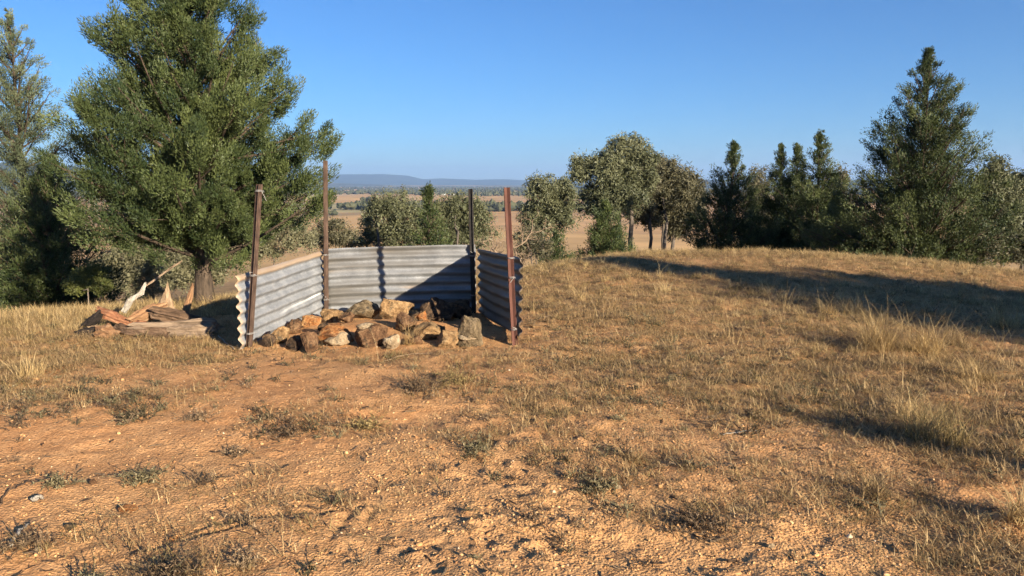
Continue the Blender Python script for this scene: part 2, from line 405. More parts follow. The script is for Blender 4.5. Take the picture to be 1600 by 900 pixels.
M_FAR = mat_mottle('far_foliage', [(0.35, (0.035, 0.042, 0.022)), (0.65, (0.085, 0.085, 0.045))], 0.05, 0.9, 0.0, 0.1)
def woodland():
    rg = np.random.default_rng(3); V0 = np.array([(1,0,0),(-1,0,0),(0,1,0),(0,-1,0),(0,0,1),(0,0,-1.)]); F0 = np.array([(0,2,4),(2,1,4),(1,3,4),(3,0,4),(2,0,5),(1,2,5),(3,1,5),(0,3,5)]); VV = []; n = 0; cnt = 0
    want = 15000; az = np.radians(rg.uniform(-62, 62, 160000)); d = np.exp(rg.uniform(np.log(420), np.log(10500), 160000))
    x = d*np.sin(az); y = d*np.cos(az)
    f = fbm(x/900., y/420., 3, 81) ; f2 = fbm(x/260., y/160., 2, 83)
    band = np.clip(sstep(2300, 3000, d)*0.85, 0, 1)
    hit = (f + 0.35*f2) > (0.34 - band*0.62)
    hit &= ~((d < 1500) & (np.abs(np.degrees(az)) < 60) & ((f + .35*f2) < 0.40))
    idx = np.nonzero(hit)[0][:want]
    zz = macro(x, y)
    V = []; F = []
    for k in idx:
        s = rg.uniform(5, 11)*(1 + 0.9*sstep(2500, 8000, d[k])); h = rg.uniform(4.5, 8.5)
        v = V0*(1 + rg.normal(0, .2, (6, 1)))*np.array([s, s, h]); v = v + np.array([x[k], y[k], zz[k] + h*0.75])
        V.append(v); F.append(F0 + n); n += 6
    o = link('distant_woodland', mesh_np('distant_woodland', np.concatenate(V), [np.concatenate(F)], None, False), M_FAR)
    tag(o, 'dark belts of trees spread over the plain below the hills', 'woodland', kind='stuff')
woodland()

# ------------------------------------------------------------------ trees
M_BARK_P = mat_mottle('pine_bark', [(0.3, (0.035, 0.027, 0.02)), (0.7, (0.13, 0.095, 0.068))], 16, 0.95, 0.9, 0.03, vscale=(1, 1, 0.25))
M_BARK_E = mat_mottle('gum_bark', [(0.3, (0.05, 0.042, 0.035)), (0.7, (0.17, 0.14, 0.115))], 6, 0.95, 0.8, 0.03, vscale=(1, 1, 0.3))
M_PINE = mat_leaf('pine_foliage', (0.024, 0.042, 0.016), (0.104, 0.128, 0.042), 0.18)
M_PINE_B = mat_leaf('grey_pine_foliage', (0.050, 0.066, 0.034), (0.150, 0.175, 0.095), 0.18)
M_PINE_D = mat_leaf('dark_pine_foliage', (0.024, 0.039, 0.014), (0.092, 0.112, 0.038), 0.12)
M_GUM = mat_leaf('gum_foliage', (0.055, 0.064, 0.032), (0.155, 0.160, 0.086), 0.15, 0.5)
M_GUM_B = mat_leaf('brown_gum_foliage', (0.060, 0.060, 0.033), (0.160, 0.145, 0.084), 0.15, 0.5)
M_OLIVE = mat_leaf('olive_shrub_foliage', (0.095, 0.095, 0.050), (0.25, 0.235, 0.140), 0.15, 0.5)
M_YG = mat_leaf('yellow_green_foliage', (0.06, 0.075, 0.02), (0.16, 0.17, 0.05), 0.2)

def unit(v): return v/(np.linalg.norm(v, axis=-1, keepdims=True)+1e-9)
def leaves(rg, C, AX, rad, n, length, width, outw=0.8, along=0.5, up=0.3, rnd=0.5, stretch=1.6, quad=False, tint=None, pw=0.42):
    """C clump centres (m,3), AX clump axes, rad (m,), n leaves per clump -> triangles"""
    m = len(C)
    b = unit(rg.normal(0, 1, (m, n, 3)))*(rg.uniform(0, 1, (m, n, 1))**pw)
    al = (b*AX[:, None, :]).sum(-1, keepdims=True)
    off = (b + AX[:, None, :]*al*(stretch-1))*rad[:, None, None]
    P = C[:, None, :] + off
    D = unit(outw*unit(off) + along*AX[:, None, :] + np.array([0, 0, up]) + rnd*rg.normal(0, 1, (m, n, 3)))
    S = unit(np.cross(D, rg.normal(0, 1, (m, n, 3))))
    L = length*rg.uniform(0.6, 1.35, (m, n, 1)); W = width*rg.uniform(0.7, 1.3, (m, n, 1))
    if tint is None: tint = rg.uniform(0.15, 0.85, m)
    tt = np.clip(tint[:, None] + rg.normal(0, 0.16, (m, n)), 0, 1)
    if quad:
        V = np.stack([P, P + D*L*0.45 + S*W*0.5, P + D*L, P + D*L*0.45 - S*W*0.5], 2).reshape(-1, 3); k = 4
    else:
        V = np.stack([P - S*W*0.5, P + S*W*0.5, P + D*L], 2).reshape(-1, 3); k = 3
    F = np.arange(len(V)).reshape(-1, k)
    c = np.repeat(tt.reshape(-1), k); c = np.stack([c, c, c], 1)
    return V, F, c
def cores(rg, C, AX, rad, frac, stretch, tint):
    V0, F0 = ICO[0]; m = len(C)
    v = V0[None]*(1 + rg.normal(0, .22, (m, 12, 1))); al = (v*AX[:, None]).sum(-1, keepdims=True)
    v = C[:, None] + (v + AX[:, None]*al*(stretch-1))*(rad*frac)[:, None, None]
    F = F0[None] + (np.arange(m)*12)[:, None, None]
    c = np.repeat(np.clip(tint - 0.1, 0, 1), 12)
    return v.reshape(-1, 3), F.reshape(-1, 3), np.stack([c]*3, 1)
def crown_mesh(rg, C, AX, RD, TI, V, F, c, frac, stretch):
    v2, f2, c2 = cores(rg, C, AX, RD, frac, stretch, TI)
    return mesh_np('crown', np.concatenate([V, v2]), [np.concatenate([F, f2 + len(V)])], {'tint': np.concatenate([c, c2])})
def cypress(base, H, prof, nlimb, seed, mat, label, leaf=(0.06, 0.018), clump=0.16, nleaf=150, trunk_r=0.10, cl_gap=0.9, first=0.10,
            group='cypress pines around the knoll', asym=None, bark=None, cat='tree', name='cypress_pine', elev=(12, 52), sink=0.05, lump=0.25, tight=False, core=0.20, upright=0.9):
    rg = np.random.default_rng(seed)
    root = empty(name, tuple(base))
    tr = MB()
    nT = 14; tz = np.linspace(-sink - 0.1, H*0.985, nT)
    wob = np.cumsum(rg.normal(0, 0.012*H/5, (nT, 2)), 0); wob -= wob[0]
    TP = np.stack([wob[:, 0], wob[:, 1], tz], 1)
    TR = trunk_r*(1 - np.linspace(0, 1, nT))**0.8 + 0.006; TR[0] *= 1.35; TR[1] *= 1.1
    tr.tube(TP, TR, 9, True, seed, 0.08)
    C = []; AX = []; RD = []; TI = []
    tips = first + (1.0 - first)*(np.arange(nlimb) + rg.uniform(0, 1, nlimb))/nlimb
    for k, t in enumerate(tips):
        az = k*2.39996 + rg.normal(0, 0.35)
        L = float(prof(t))*rg.uniform(1-lump, 1+lump*0.45)
        if asym is not None: L *= asym(az, t)
        e = radians(elev[0] + (elev[1]-elev[0])*t + rg.normal(0, 6))
        zt = t*H; rise = L*tan(e); z0 = max(zt - rise, 0.05*H + 0.05*H*rg.uniform())
        rise = zt - z0
        tx, ty = np.interp(z0, tz, TP[:, 0]), np.interp(z0, tz, TP[:, 1])
        s = np.linspace(0, 1, 6)
        d = np.array([cos(az), sin(az), 0.0]); side = np.array([-sin(az), cos(az), 0.0]); bend = rg.normal(0, 0.08)*L
        P = np.array([tx, ty, z0])[None] + d[None]*(L*s)[:, None] + side[None]*(bend*s**2)[:, None]
        P[:, 2] += rise*(0.65*s + 0.35*s**2)
        r0 = min(trunk_r*0.45, 0.012 + 0.011*L)
        tr.tube(P, r0*(1-s)**0.7 + 0.003, 5, False, seed+k, 0.0)
        m = max(2, int(L/(clump*cl_gap)*1.0))
        ss = np.clip(1 - rg.uniform(0, 1, m)**1.25*0.78, 0.12, 1)
        spread = (0.10 + 0.20*(1-np.abs(2*ss-1.1)))*L
        cp = np.stack([np.interp(ss, s, P[:, i]) for i in range(3)], 1)
        off = np.clip(rg.normal(0, 1, (m, 3)), -1.4, 1.4)*np.array([0.75, 0.75, 0.55])*spread[:, None]
        off[:, 2] = np.maximum(off[:, 2], -0.12*L - 0.02)
        cp = cp + off
        # twigs carry the clumps
        for q in range(m):
            a = np.array([np.interp(max(ss[q]-0.18, 0.02), s, P[:, i]) for i in range(3)])
            if q % 2 == 0: tr.tube(np.stack([a, (a+cp[q])/2 + np.array([0, 0, 0.01]), cp[q]]), np.array([0.007, 0.005, 0.002])*(1 + H/14), 3, False)
        ax = unit(d[None]*0.7 + np.array([0, 0, upright]) + rg.normal(0, 0.35, (m, 3)) + 0.6*unit(off))
        C.append(cp); AX.append(ax); RD.append(clump*rg.uniform(0.65, 1.25, m)*(0.55 + 0.45*min(1, L/ (0.5*H*0.3)))); TI.append(np.clip(rg.normal(0.5, 0.22) + rg.normal(0, 0.18, m), 0, 1))
    # leader clumps
    m = 10; zz = np.linspace(0.86, 1.0, m)*H
    C.append(np.stack([np.full(m, TP[-1, 0]) + rg.normal(0, 0.03, m), np.full(m, TP[-1, 1]) + rg.normal(0, 0.03, m), zz], 1)); AX.append(unit(np.array([[0, 0, 1.0]]) + rg.normal(0, 0.3, (m, 3)))); RD.append(np.linspace(clump*0.6, clump*0.12, m)); TI.append(rg.uniform(.4, .8, m))
    C = np.concatenate(C); AX = np.concatenate(AX); RD = np.concatenate(RD); TI = np.concatenate(TI)
    V, F, c = leaves(rg, C, AX, RD, nleaf, leaf[0], leaf[1], tint=TI, outw=0.65, along=0.9, rnd=0.38, stretch=2.1, pw=0.45)
    link('trunk', tr.mesh('trunk', True), bark or M_BARK_P, root)
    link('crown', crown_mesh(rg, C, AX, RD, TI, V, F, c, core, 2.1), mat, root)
    tag(root, label, cat, group)
    return root
def gum(label, depth, lobes, stems, seed, mat, leaf=(0.11, 0.035), clump=0.30, dens=1.6, nleaf=92, group='gum trees beyond the crest', name='gum_tree', cat='tree', trunk_r=0.09, ysp=0.8, fork=0.45, droop=-0.35, core=0.28):
    """lobes: (px, py, rx, ry) outline of each foliage mass at that depth; stems: px of each stem foot"""
    rg = np.random.default_rng(seed); k = depth/FPX
    bx = at(np.mean(stems), 400, depth)[0]; bz = float(macro(np.array([bx]), np.array([depth]))[0])
    base = np.array([bx, depth, bz]); root = empty(name, tuple(base))
    LB = []
    for (px, py, rx, ry) in lobes:
        c = at(px, py, depth); r = np.array([rx*k, 0.5*(rx+ry)*k*ysp, ry*k])
        c[1] += rg.normal(0, 0.35)*r[1]; LB.append((c - base, r))
    tr = MB(); feet = []
    zs = min(c[2] - r[2] for c, r in LB); ztop = max(c[2] for c, r in LB)
    for q, sx in enumerate(stems):
        x = at(sx, 400, depth)[0] - bx; y = rg.normal(0, 0.25)*len(stems)**0.5
        f0 = np.array([x, y, -0.25]); zf = max(zs, 0.15) + fork*(ztop - max(zs, 0.15))*rg.uniform(0.6, 1.1)
        f1 = f0 + np.array([rg.normal(0, .12)*zf*0.4, rg.normal(0, .12)*zf*0.4, zf + 0.25])
        s = np.linspace(0, 1, 7)[:, None]; P = f0*(1-s) + f1*s + np.concatenate([np.cumsum(rg.normal(0, 0.03*max(zf, 0.6)/3, (7, 2)), 0), np.zeros((7, 1))], 1)
        R = trunk_r*rg.uniform(0.75, 1.15)*np.linspace(1.15, 0.6, 7)
        tr.tube(P, R, 7, True, seed+q, 0.07); feet.append((P, R))
    C = []; TI = []; RD = []
    for li, (c, r) in enumerate(LB):
        P, R = feet[int(np.argmin([abs(p[-1][0]-c[0]) for p, _ in feet]))]
        a = P[-1] if rg.uniform() < 0.6 else P[-2]
        if a[2] > c[2]: a = P[max(0, int(6*max(c[2]-r[2]*0.5, 0)/max(P[-1][2], .1)) if P[-1][2] > 0 else 0)]
        mid = (a + c)/2 + rg.normal(0, 0.12, 3)*r
        B = np.stack([a, (a*0.6+mid*0.4) + rg.normal(0, .03, 3), mid, (mid+c)/2 + rg.normal(0, .05, 3), c]); tr.tube(B, np.array([0.55, 0.45, 0.36, 0.28, 0.2])*trunk_r, 5, False)
        vol = r[0]*r[1]*r[2]; m = max(6, int(dens*9.0*(vol**(2/3))/(clump**2)*0.62))
        b = unit(rg.normal(0, 1, (m, 3)))*(0.35 + 0.65*rg.uniform(0, 1, (m, 1))**0.5)
        b *= 1 + 0.13*rg.normal(0, 1, (m, 1))
        cp = c + b*r
        for q in range(0, m, 3):
            tr.tube(np.stack([c + (mid-c)*0.3*rg.uniform(), (c+cp[q])/2 + rg.normal(0, .04, 3), cp[q]]), np.array([0.15, 0.10, 0.05])*trunk_r, 3, False)
        C.append(cp); TI.append(np.clip(rg.normal(0.5, 0.15) + rg.normal(0, 0.17, m), 0, 1)); RD.append(clump*rg.uniform(0.55, 1.25, m))
    C = np.concatenate(C); TI = np.concatenate(TI); RD = np.concatenate(RD)
    keep = C[:, 2] > -0.1; C, TI, RD = C[keep], TI[keep], RD[keep]
    AX = unit(rg.normal(0, 1, C.shape))
    V, F, cc = leaves(rg, C, AX, RD, nleaf, leaf[0], leaf[1], outw=0.5, along=0.0, up=droop, rnd=0.8, stretch=1.2, quad=False, tint=TI)
    link('trunk', tr.mesh('trunk', True), M_BARK_E, root)
    link('crown', crown_mesh(rg, C, AX, RD, TI, V, F, cc, core, 1.2), mat, root)
    tag(root, label, cat, group)
    return root
def foot(px, depth):
    x = at(px, 400, depth)[0]; return np.array([x, depth, float(macro(np.array([x]), np.array([depth]))[0])])
def topz(py, depth): return at(800, py, depth)[2]
def lin(ts, vs): return lambda t: np.interp(t, ts, vs)

# the big pine beside the windbreak
b = gp(318, 456); b[2] = hz(b[0], b[1])
def asym_big(az, t): return 1.0 - 0.05*cos(az)
cypress(b, 4.95, lin([.23,.25,.28,.32,.38,.5,.64,.75,.87,.95,1.0],[.3,1.0,1.45,1.72,1.8,1.76,1.52,1.2,.88,.54,.18]), 130, 101, M_PINE,
        'large spreading cypress pine with green clumped foliage beside the windbreak', leaf=(0.044, 0.0145), clump=0.125, nleaf=380, trunk_r=0.115, cl_gap=1.15, first=0.235, elev=(8, 50), asym=asym_big, lump=0.30, tight=True, upright=1.15)
# slender pine on the left edge, its lower half in the big pine's shade
b = foot(52, 16.0)
cypress(b, topz(18, 16.0)-b[2], lin([.06,.14,.25,.35,.45,.55,.7,.8,.9,1.0],[.5,.8,1.0,1.05,1.05,1.0,.88,.68,.42,.1]), 125, 103, M_PINE_B,
        'slender wispy cypress pine at the left edge, sky showing through it', leaf=(0.055, 0.015), clump=0.11, nleaf=78, trunk_r=0.06, cl_gap=0.85, first=0.1, elev=(20, 58), lump=0.35, core=0.0, upright=0.9)
b = foot(78, 15.2)
cypress(b, topz(258, 15.2)-b[2], lin([.03,.15,.35,.55,.75,.9,1.0],[1.0,1.15,1.1,.9,.6,.35,.1]), 90, 104, M_PINE_D,
        'dark dense cypress bush below the slender pine at the left edge', leaf=(0.055, 0.018), clump=0.15, nleaf=110, trunk_r=0.06, cl_gap=0.8, first=0.04, elev=(20, 60), lump=0.35)
# right-hand pines
b = foot(1428, 23.0)
cypress(b, topz(78, 23.0)-b[2], lin([.05,.12,.22,.33,.42,.5,.62,.75,.87,.95,1.0],[1.6,2.1,2.35,2.4,2.3,2.05,1.62,1.1,.62,.28,.05]), 225, 105, M_PINE_D,
        'tallest dark conical cypress pine on the right beyond the mound', leaf=(0.062, 0.021), clump=0.145, nleaf=110, trunk_r=0.13, cl_gap=0.95, first=0.06, elev=(15, 62), lump=0.42, upright=0.9, asym=lambda az, t: 0.94 + 0.12*sin(az*2 + 9*t) - 0.12*cos(az)*(t < 0.5))
PN = [(1140, 29, 222, 1.05, 'conical cypress pine just right of the broad gum tree', 107), (1213, 30, 226, 0.75, 'narrow dark cypress pine, left of the pair of close spires', 109),
      (1243, 31.5, 226, 0.8, 'thin cypress spire squeezed against the taller pine on its right', 111), (1272, 29, 206, 1.25, 'middle cypress pine with the highest tip in its row', 113),
      (1305, 27, 300, 0.85, 'low bushy cypress pine at the foot of the tall dark one', 115), (947, 27, 315, 0.62, 'small green cypress pine in front of the broad gum tree', 117)]
for px, d, py, w, lab, sd_ in PN:
    b = foot(px, d); H = topz(py, d) - b[2]
    cypress(b, H, lin([.03,.1,.25,.4,.6,.8,.92,1.0],[1.3*w, 1.6*w, 1.65*w, 1.45*w, 1.05*w, .58*w, .24*w, .03]), 115, sd_, M_PINE_D if sd_ not in (117, 115) else M_PINE,
            lab, leaf=(0.075, 0.026), clump=0.15, nleaf=84, trunk_r=0.08, cl_gap=0.8, first=0.04, elev=(25, 68), lump=0.42, upright=0.9, asym=lambda az, t, q=sd_: 1 + 0.16*sin(az + 7*t + q))
b = foot(672, 21); H = topz(292, 21) - b[2]
cypress(b, H, lin([.03,.15,.35,.5,.7,.85,1.0],[.6,.72,.68,.5,.28,.12,.04]), 80, 119, M_PINE_D, 'pointed cypress pine behind the back sheet of the windbreak', leaf=(0.08, 0.026), clump=0.16, nleaf=55, trunk_r=0.06, cl_gap=0.75, first=0.04, elev=(30, 68))
b = foot(868, 25); cypress(b, topz(366, 25)-b[2], lin([.05,.3,.6,.85,1.0],[.36,.46,.42,.25,.08]), 46, 121, M_PINE_D, 'small round dark cypress bush under the nearest gum tree', leaf=(0.08, 0.028), clump=0.15, nleaf=50, trunk_r=0.04, cl_gap=0.7, first=0.08, elev=(25, 60))
# out of frame to the right: the pine whose long shadow crosses the mound
for bx_, by_, H_, w_, sd_, lab in [(13.9, -0.2, 5.9, 1.2, 123, 'taller cypress pine outside the picture casting the long shadow over the mound'), (15.3, 0.95, 4.5, 1.2, 125, 'shorter cypress pine outside the picture beside the taller one')]:
    b = np.array([bx_, by_, hz(bx_, by_)])
    cypress(b, H_, lin([.05,.2,.4,.55,.7,.8,.9,1.0],[1.5*w_,1.75*w_,1.65*w_,1.45*w_,1.15*w_,.9*w_,.55*w_,.15]), 120, sd_, M_PINE_D, lab, leaf=(0.16, 0.065), clump=0.26, nleaf=48, trunk_r=0.12, cl_gap=0.8, first=0.05, elev=(15, 60))

for bx_, by_, H_, sd_, lab in [(8.7, -3.0, 3.1, 129, 'thin sapling outside the picture whose broken shadow falls by the green tussock')]:
    b = np.array([bx_, by_, hz(bx_, by_)])
    cypress(b, H_, lin([.15,.4,.7,1.0],[.35,.5,.35,.08]), 22, sd_, M_PINE_B, lab, leaf=(0.07, 0.024), clump=0.085, nleaf=36, trunk_r=0.03, cl_gap=1.7, first=0.2, elev=(20, 60), core=0.0)
# gums and shrubs
gum('broad gum tree with tall domed grey-green crown beyond the mound', 37, [(985,243,42,34),(935,272,38,28),(905,268,20,18),(955,305,42,38),(985,285,40,38),(925,315,26,24),(948,255,25,20),(1005,262,26,26)], [985, 972], 201, M_GUM, clump=0.36, leaf=(0.15, 0.05), trunk_r=0.13)
gum('wide brownish gum tree with several dark stems, right half of the broad clump', 42, [(1040,285,36,36),(1066,308,36,44),(1022,310,40,42),(1068,345,30,28),(1000,325,28,26),(1040,322,44,32),(1030,272,30,26),(1085,320,14,30)], [1013, 1024, 1036, 1052], 203, M_GUM_B, clump=0.34, leaf=(0.15, 0.05), trunk_r=0.12)
gum('loose gum tree with open crown, just right of the red-brown picket', 26, [(848,296,26,24),(868,322,24,22),(832,335,20,22),(885,300,16,24),(848,350,26,20),(880,345,16,22)], [849], 205, M_GUM, clump=0.24, leaf=(0.10, 0.034), trunk_r=0.085)
gum('low grey scrubby gum at the crest edge beside the red-brown picket', 21, [(825,375,22,22),(845,388,22,14),(815,392,16,14)], [828, 838], 207, M_GUM_B, clump=0.17, leaf=(0.07, 0.025), trunk_r=0.03, nleaf=60, group='shrubs behind the crest', name='shrub', cat='shrub', dens=1.3)
gum('bushy gum behind the left half of the back sheet', 24, [(612,322,36,22),(598,345,32,24),(640,345,34,34),(580,372,24,16),(622,372,34,22)], [606, 622], 209, M_GUM, clump=0.24, leaf=(0.09, 0.03), trunk_r=0.06)
gum('bushy gum behind the black picket at the back right', 24.5, [(712,322,32,20),(742,340,30,28),(704,355,30,26),(752,368,22,18),(722,375,30,18)], [712, 736], 211, M_GUM, clump=0.24, leaf=(0.09, 0.03), trunk_r=0.06)
gum('grey-brown shrub low between the tall picket and the bushy gum', 29, [(520,362,30,20),(545,374,22,14),(497,374,22,14)], [520, 534], 213, M_GUM_B, clump=0.22, leaf=(0.08, 0.03), trunk_r=0.04, group='shrubs behind the crest', name='shrub', cat='shrub')
gum('grey-green olive shrub between the slender pine and the big pine', 30, [(196,408,42,38),(245,402,40,34),(228,438,50,28),(170,430,34,30)], [200, 235], 215, M_OLIVE, clump=0.26, leaf=(0.09, 0.036), trunk_r=0.04, nleaf=90, group='shrubs behind the crest', name='shrub', cat='shrub', droop=0.2)
gum('grey-green olive shrub behind the left sheet', 18, [(385,370,42,26),(440,364,44,20),(470,374,30,14),(405,392,44,18),(345,385,34,24)], [390, 430], 217, M_OLIVE, clump=0.17, leaf=(0.05, 0.022), trunk_r=0.025, nleaf=90, group='shrubs behind the crest', name='shrub', cat='shrub', droop=0.2)
gum('grey-green olive shrub low under the big pine branches', 27, [(290,402,36,30),(318,418,40,24),(275,425,30,26)], [290, 310], 219, M_OLIVE, clump=0.24, leaf=(0.085, 0.034), trunk_r=0.025, nleaf=90, group='shrubs behind the crest', name='shrub', cat='shrub', droop=0.2)
gum('small yellow-green bush at the foot of the slender pine', 12.6, [(140,432,24,20),(118,445,22,14),(158,446,16,12)], [138], 221, M_YG, clump=0.09, leaf=(0.035, 0.014), trunk_r=0.015, nleaf=80, group='shrubs behind the crest', name='shrub', cat='shrub', droop=0.2)
gum('pale gum tree at the right edge behind the tallest pine', 27, [(1550,262,22,20),(1545,300,26,30),(1575,300,24,24),(1560,345,34,36),(1530,345,22,30)], [1548, 1562], 223, M_GUM, clump=0.28, leaf=(0.12, 0.04), trunk_r=0.07)
gum('gum tree cut by the right edge of the picture', 33, [(1598,290,22,24),(1600,330,30,34),(1620,300,30,34),(1595,370,30,26),(1630,350,30,34)], [1594, 1612], 225, M_GUM, clump=0.28, leaf=(0.12, 0.04), trunk_r=0.08)
gum('grey gum tree between the conical pine and the narrow pine', 36, [(1188,282,18,20),(1180,312,22,24),(1190,345,24,30),(1172,355,18,24)], [1184], 227, M_GUM_B, clump=0.27, leaf=(0.12, 0.04), trunk_r=0.07)
gum('grey gum tree between the pine row and the tallest pine', 36, [(1312,284,16,20),(1308,320,22,26),(1325,345,20,28)], [1312], 229, M_GUM_B, clump=0.27, leaf=(0.12, 0.04), trunk_r=0.07)
gum('yellow-green bush in front of the pine row', 25.5, [(1322,372,22,18),(1300,380,20,14),(1340,384,12,10)], [1318], 231, M_YG, clump=0.14, leaf=(0.07, 0.025), trunk_r=0.025, group='shrubs behind the crest', name='shrub', cat='shrub', droop=0.2)
gum('dim scrub at the far right under the gum trees', 22, [(1500,388,30,18),(1545,388,34,20),(1590,390,34,22),(1625,392,30,22)], [1510, 1548, 1585, 1615], 233, M_GUM_B, clump=0.16, leaf=(0.07, 0.024), trunk_r=0.02, nleaf=60, group='shrubs behind the crest', name='shrub', cat='shrub', dens=1.2)
# lone paddock trees far out on the plain
for i, (px, py, rx, ry, dd, lab) in enumerate([(541,313,14,6,1250,'broadest lone tree clump on the near paddock'), (514,314,5,5,1270,'small round tree just left of the broadest paddock clump'),
        (519,323,8,4,1010,'low wide tree in the paddock nearer than the broadest clump'), (556,314,5,4,1280,'small tree at the right end of the broadest paddock clump'), (572,305,9,3.5,1900,'thin tree line above the paddock clump')]):
    k = dd/FPX
    c = at(px, py, dd); gz = float(macro(np.array([c[0]]), np.array([dd]))[0])
    rg = np.random.default_rng(300+i); root = empty('paddock_tree', (c[0], dd, gz))
    mb = MB(); tk = MB(); hh = ry*k*2.0
    for q in range(9):
        o = np.array([rg.uniform(-.75, .75)*rx*k, rg.uniform(-.6, .6)*rx*k, hh*(0.5 + rg.uniform(-.12, .2))]); v = ICO[1][0]*(1+rg.normal(0, .16, (len(ICO[1][0]), 1)))*np.array([rx*k*.42, rx*k*.42, hh*.40])
        mb.add(v + o, ICO[1][1])
        if q % 3 == 0 and q < 6: tk = MB(); tk.tube(np.array([[o[0], o[1], -1], [o[0], o[1], hh*.5]]), np.array([.5, .3]), 5); link('trunk', tk.mesh('trunk'), M_BARK_E, root)
    link('crown', mb.mesh('crown'), M_FAR, root)
    tag(root, lab, 'tree', 'lone trees on the paddocks')
# two white farm sheds on the plain
M_SHED = mat_mottle('white_shed_paint', [(0.4, (0.72, 0.72, 0.70)), (0.6, (0.82, 0.82, 0.80))], 0.2, 0.6, 0.05)
for i, (px, py, wpx, lab) in enumerate([(693, 305, 13, 'left and smaller of two white farm sheds on the plain'), (708, 305.5, 16, 'right and larger of two white farm sheds on the plain')]):
    dd = 2750 - 60*i; c = at(px, py, dd); gz = float(macro(np.array([c[0]]), np.array([dd]))[0]); w = wpx*dd/FPX/2*0.42; h = 3.2; dp = 6
    root = empty('farm_shed', (c[0], dd, gz))
    link('wall', mesh_np('wall', [(-w,-dp,-4),(w,-dp,-4),(w,dp,-4),(-w,dp,-4),(-w,-dp,h),(w,-dp,h),(w,dp,h),(-w,dp,h),(-w,0,h+1.5),(w,0,h+1.5)], [np.array([(0,1,5,4),(2,3,7,6)]), np.array([(1,2,6),(1,6,5),(3,0,4),(3,4,7),(5,6,9),(7,4,8)])]), M_SHED, root)
    link('roof', mesh_np('roof', [(-w-1,-dp-1,h-.3),(w+1,-dp-1,h-.3),(w+1,0,h+1.7),(-w-1,0,h+1.7),(w+1,dp+1,h-.3),(-w-1,dp+1,h-.3),(-w-1,-dp-1,h),(w+1,-dp-1,h),(w+1,0,h+2.0),(-w-1,0,h+2.0),(w+1,dp+1,h),(-w-1,dp+1,h)], [np.array([(6,7,8,9),(9,8,10,11),(1,0,3,2),(2,3,5,4),(0,1,7,6),(4,5,11,10)])]), M_SHED, root)
    tag(root, lab, 'shed', 'white sheds on the plain')

# ------------------------------------------------------------------ the windbreak: three corrugated sheets wired to four steel pickets
def mat_galv():
    m, nt, ns, ls, p = nodes('galvanised_iron')
    tc = ns.new('ShaderNodeTexCoord'); ob = tc.outputs['Object']
    at_ = N(ns, 'ShaderNodeAttribute', attribute_name='wear_and_shade'); sp = ns.new('ShaderNodeSeparateColor'); ls.new(at_.outputs[0], sp.inputs[0])
    n1 = noise(ns, ls, ob, 5, 6, 0.65); n2 = noise(ns, ls, ob, 60, 3, 0.6)
    base = ramp(ns, [(0.35, (0.165, 0.175, 0.19)), (0.55, (0.235, 0.245, 0.26)), (0.7, (0.30, 0.31, 0.32))]); ls.new(n1.outputs[0], base.inputs[0])
    sg = ramp(ns, [(0.35, (0.82, 0.82, 0.82)), (0.65, (1.12, 1.12, 1.12))]); ls.new(n2.outputs[0], sg.inputs[0])
    c = mixc(ns, ls, 0.7, base.outputs[0], sg.outputs[0], 'MULTIPLY')
    c = mixc(ns, ls, sp.outputs[0], c, (0.36, 0.25, 0.15))
    c = mixc(ns, ls, sp.outputs[1], c, (0.115, 0.105, 0.09))  # streak tone on left and back sheets, painted shade on the right one
    c = mixc(ns, ls, sp.outputs[2], c, (0.72, 0.72, 0.70))
    ls.new(c, p.inputs['Base Color']); p.inputs['Metallic'].default_value = 0.12; p.inputs['Roughness'].default_value = 0.55; p.inputs['Specular IOR Level'].default_value = 0.4
    bump(ns, ls, n2.outputs[0], 0.12, 0.004, p)
    return m
M_GALV = mat_galv()
M_RUST = mat_mottle('rusty_brown_steel', [(0.3, (0.032, 0.021, 0.016)), (0.5, (0.065, 0.041, 0.030)), (0.7, (0.11, 0.07, 0.05))], 22, 0.8, 0.3, 0.004, vscale=(1, 1, 0.3))
M_RED = mat_mottle('red_oxide_steel', [(0.3, (0.055, 0.026, 0.020)), (0.55, (0.095, 0.040, 0.030)), (0.75, (0.13, 0.065, 0.047))], 18, 0.75, 0.25, 0.004, vscale=(1, 1, 0.3))
M_BLACK = mat_mottle('black_steel', [(0.3, (0.012, 0.011, 0.010)), (0.7, (0.035, 0.030, 0.027))], 20, 0.7, 0.2, 0.004)  # even near-black over the whole picket
M_WIRE = mat_mottle('tie_wire', [(0.3, (0.25, 0.24, 0.23)), (0.7, (0.42, 0.41, 0.39))], 40, 0.5, 0.1, 0.002)
M_HOLE = mat_mottle('hole_shade', [(0.3, (0.01, 0.008, 0.007)), (0.7, (0.02, 0.016, 0.013))], 40, 0.9, 0.1, 0.002)  # near-black colour standing for the shade inside a hole

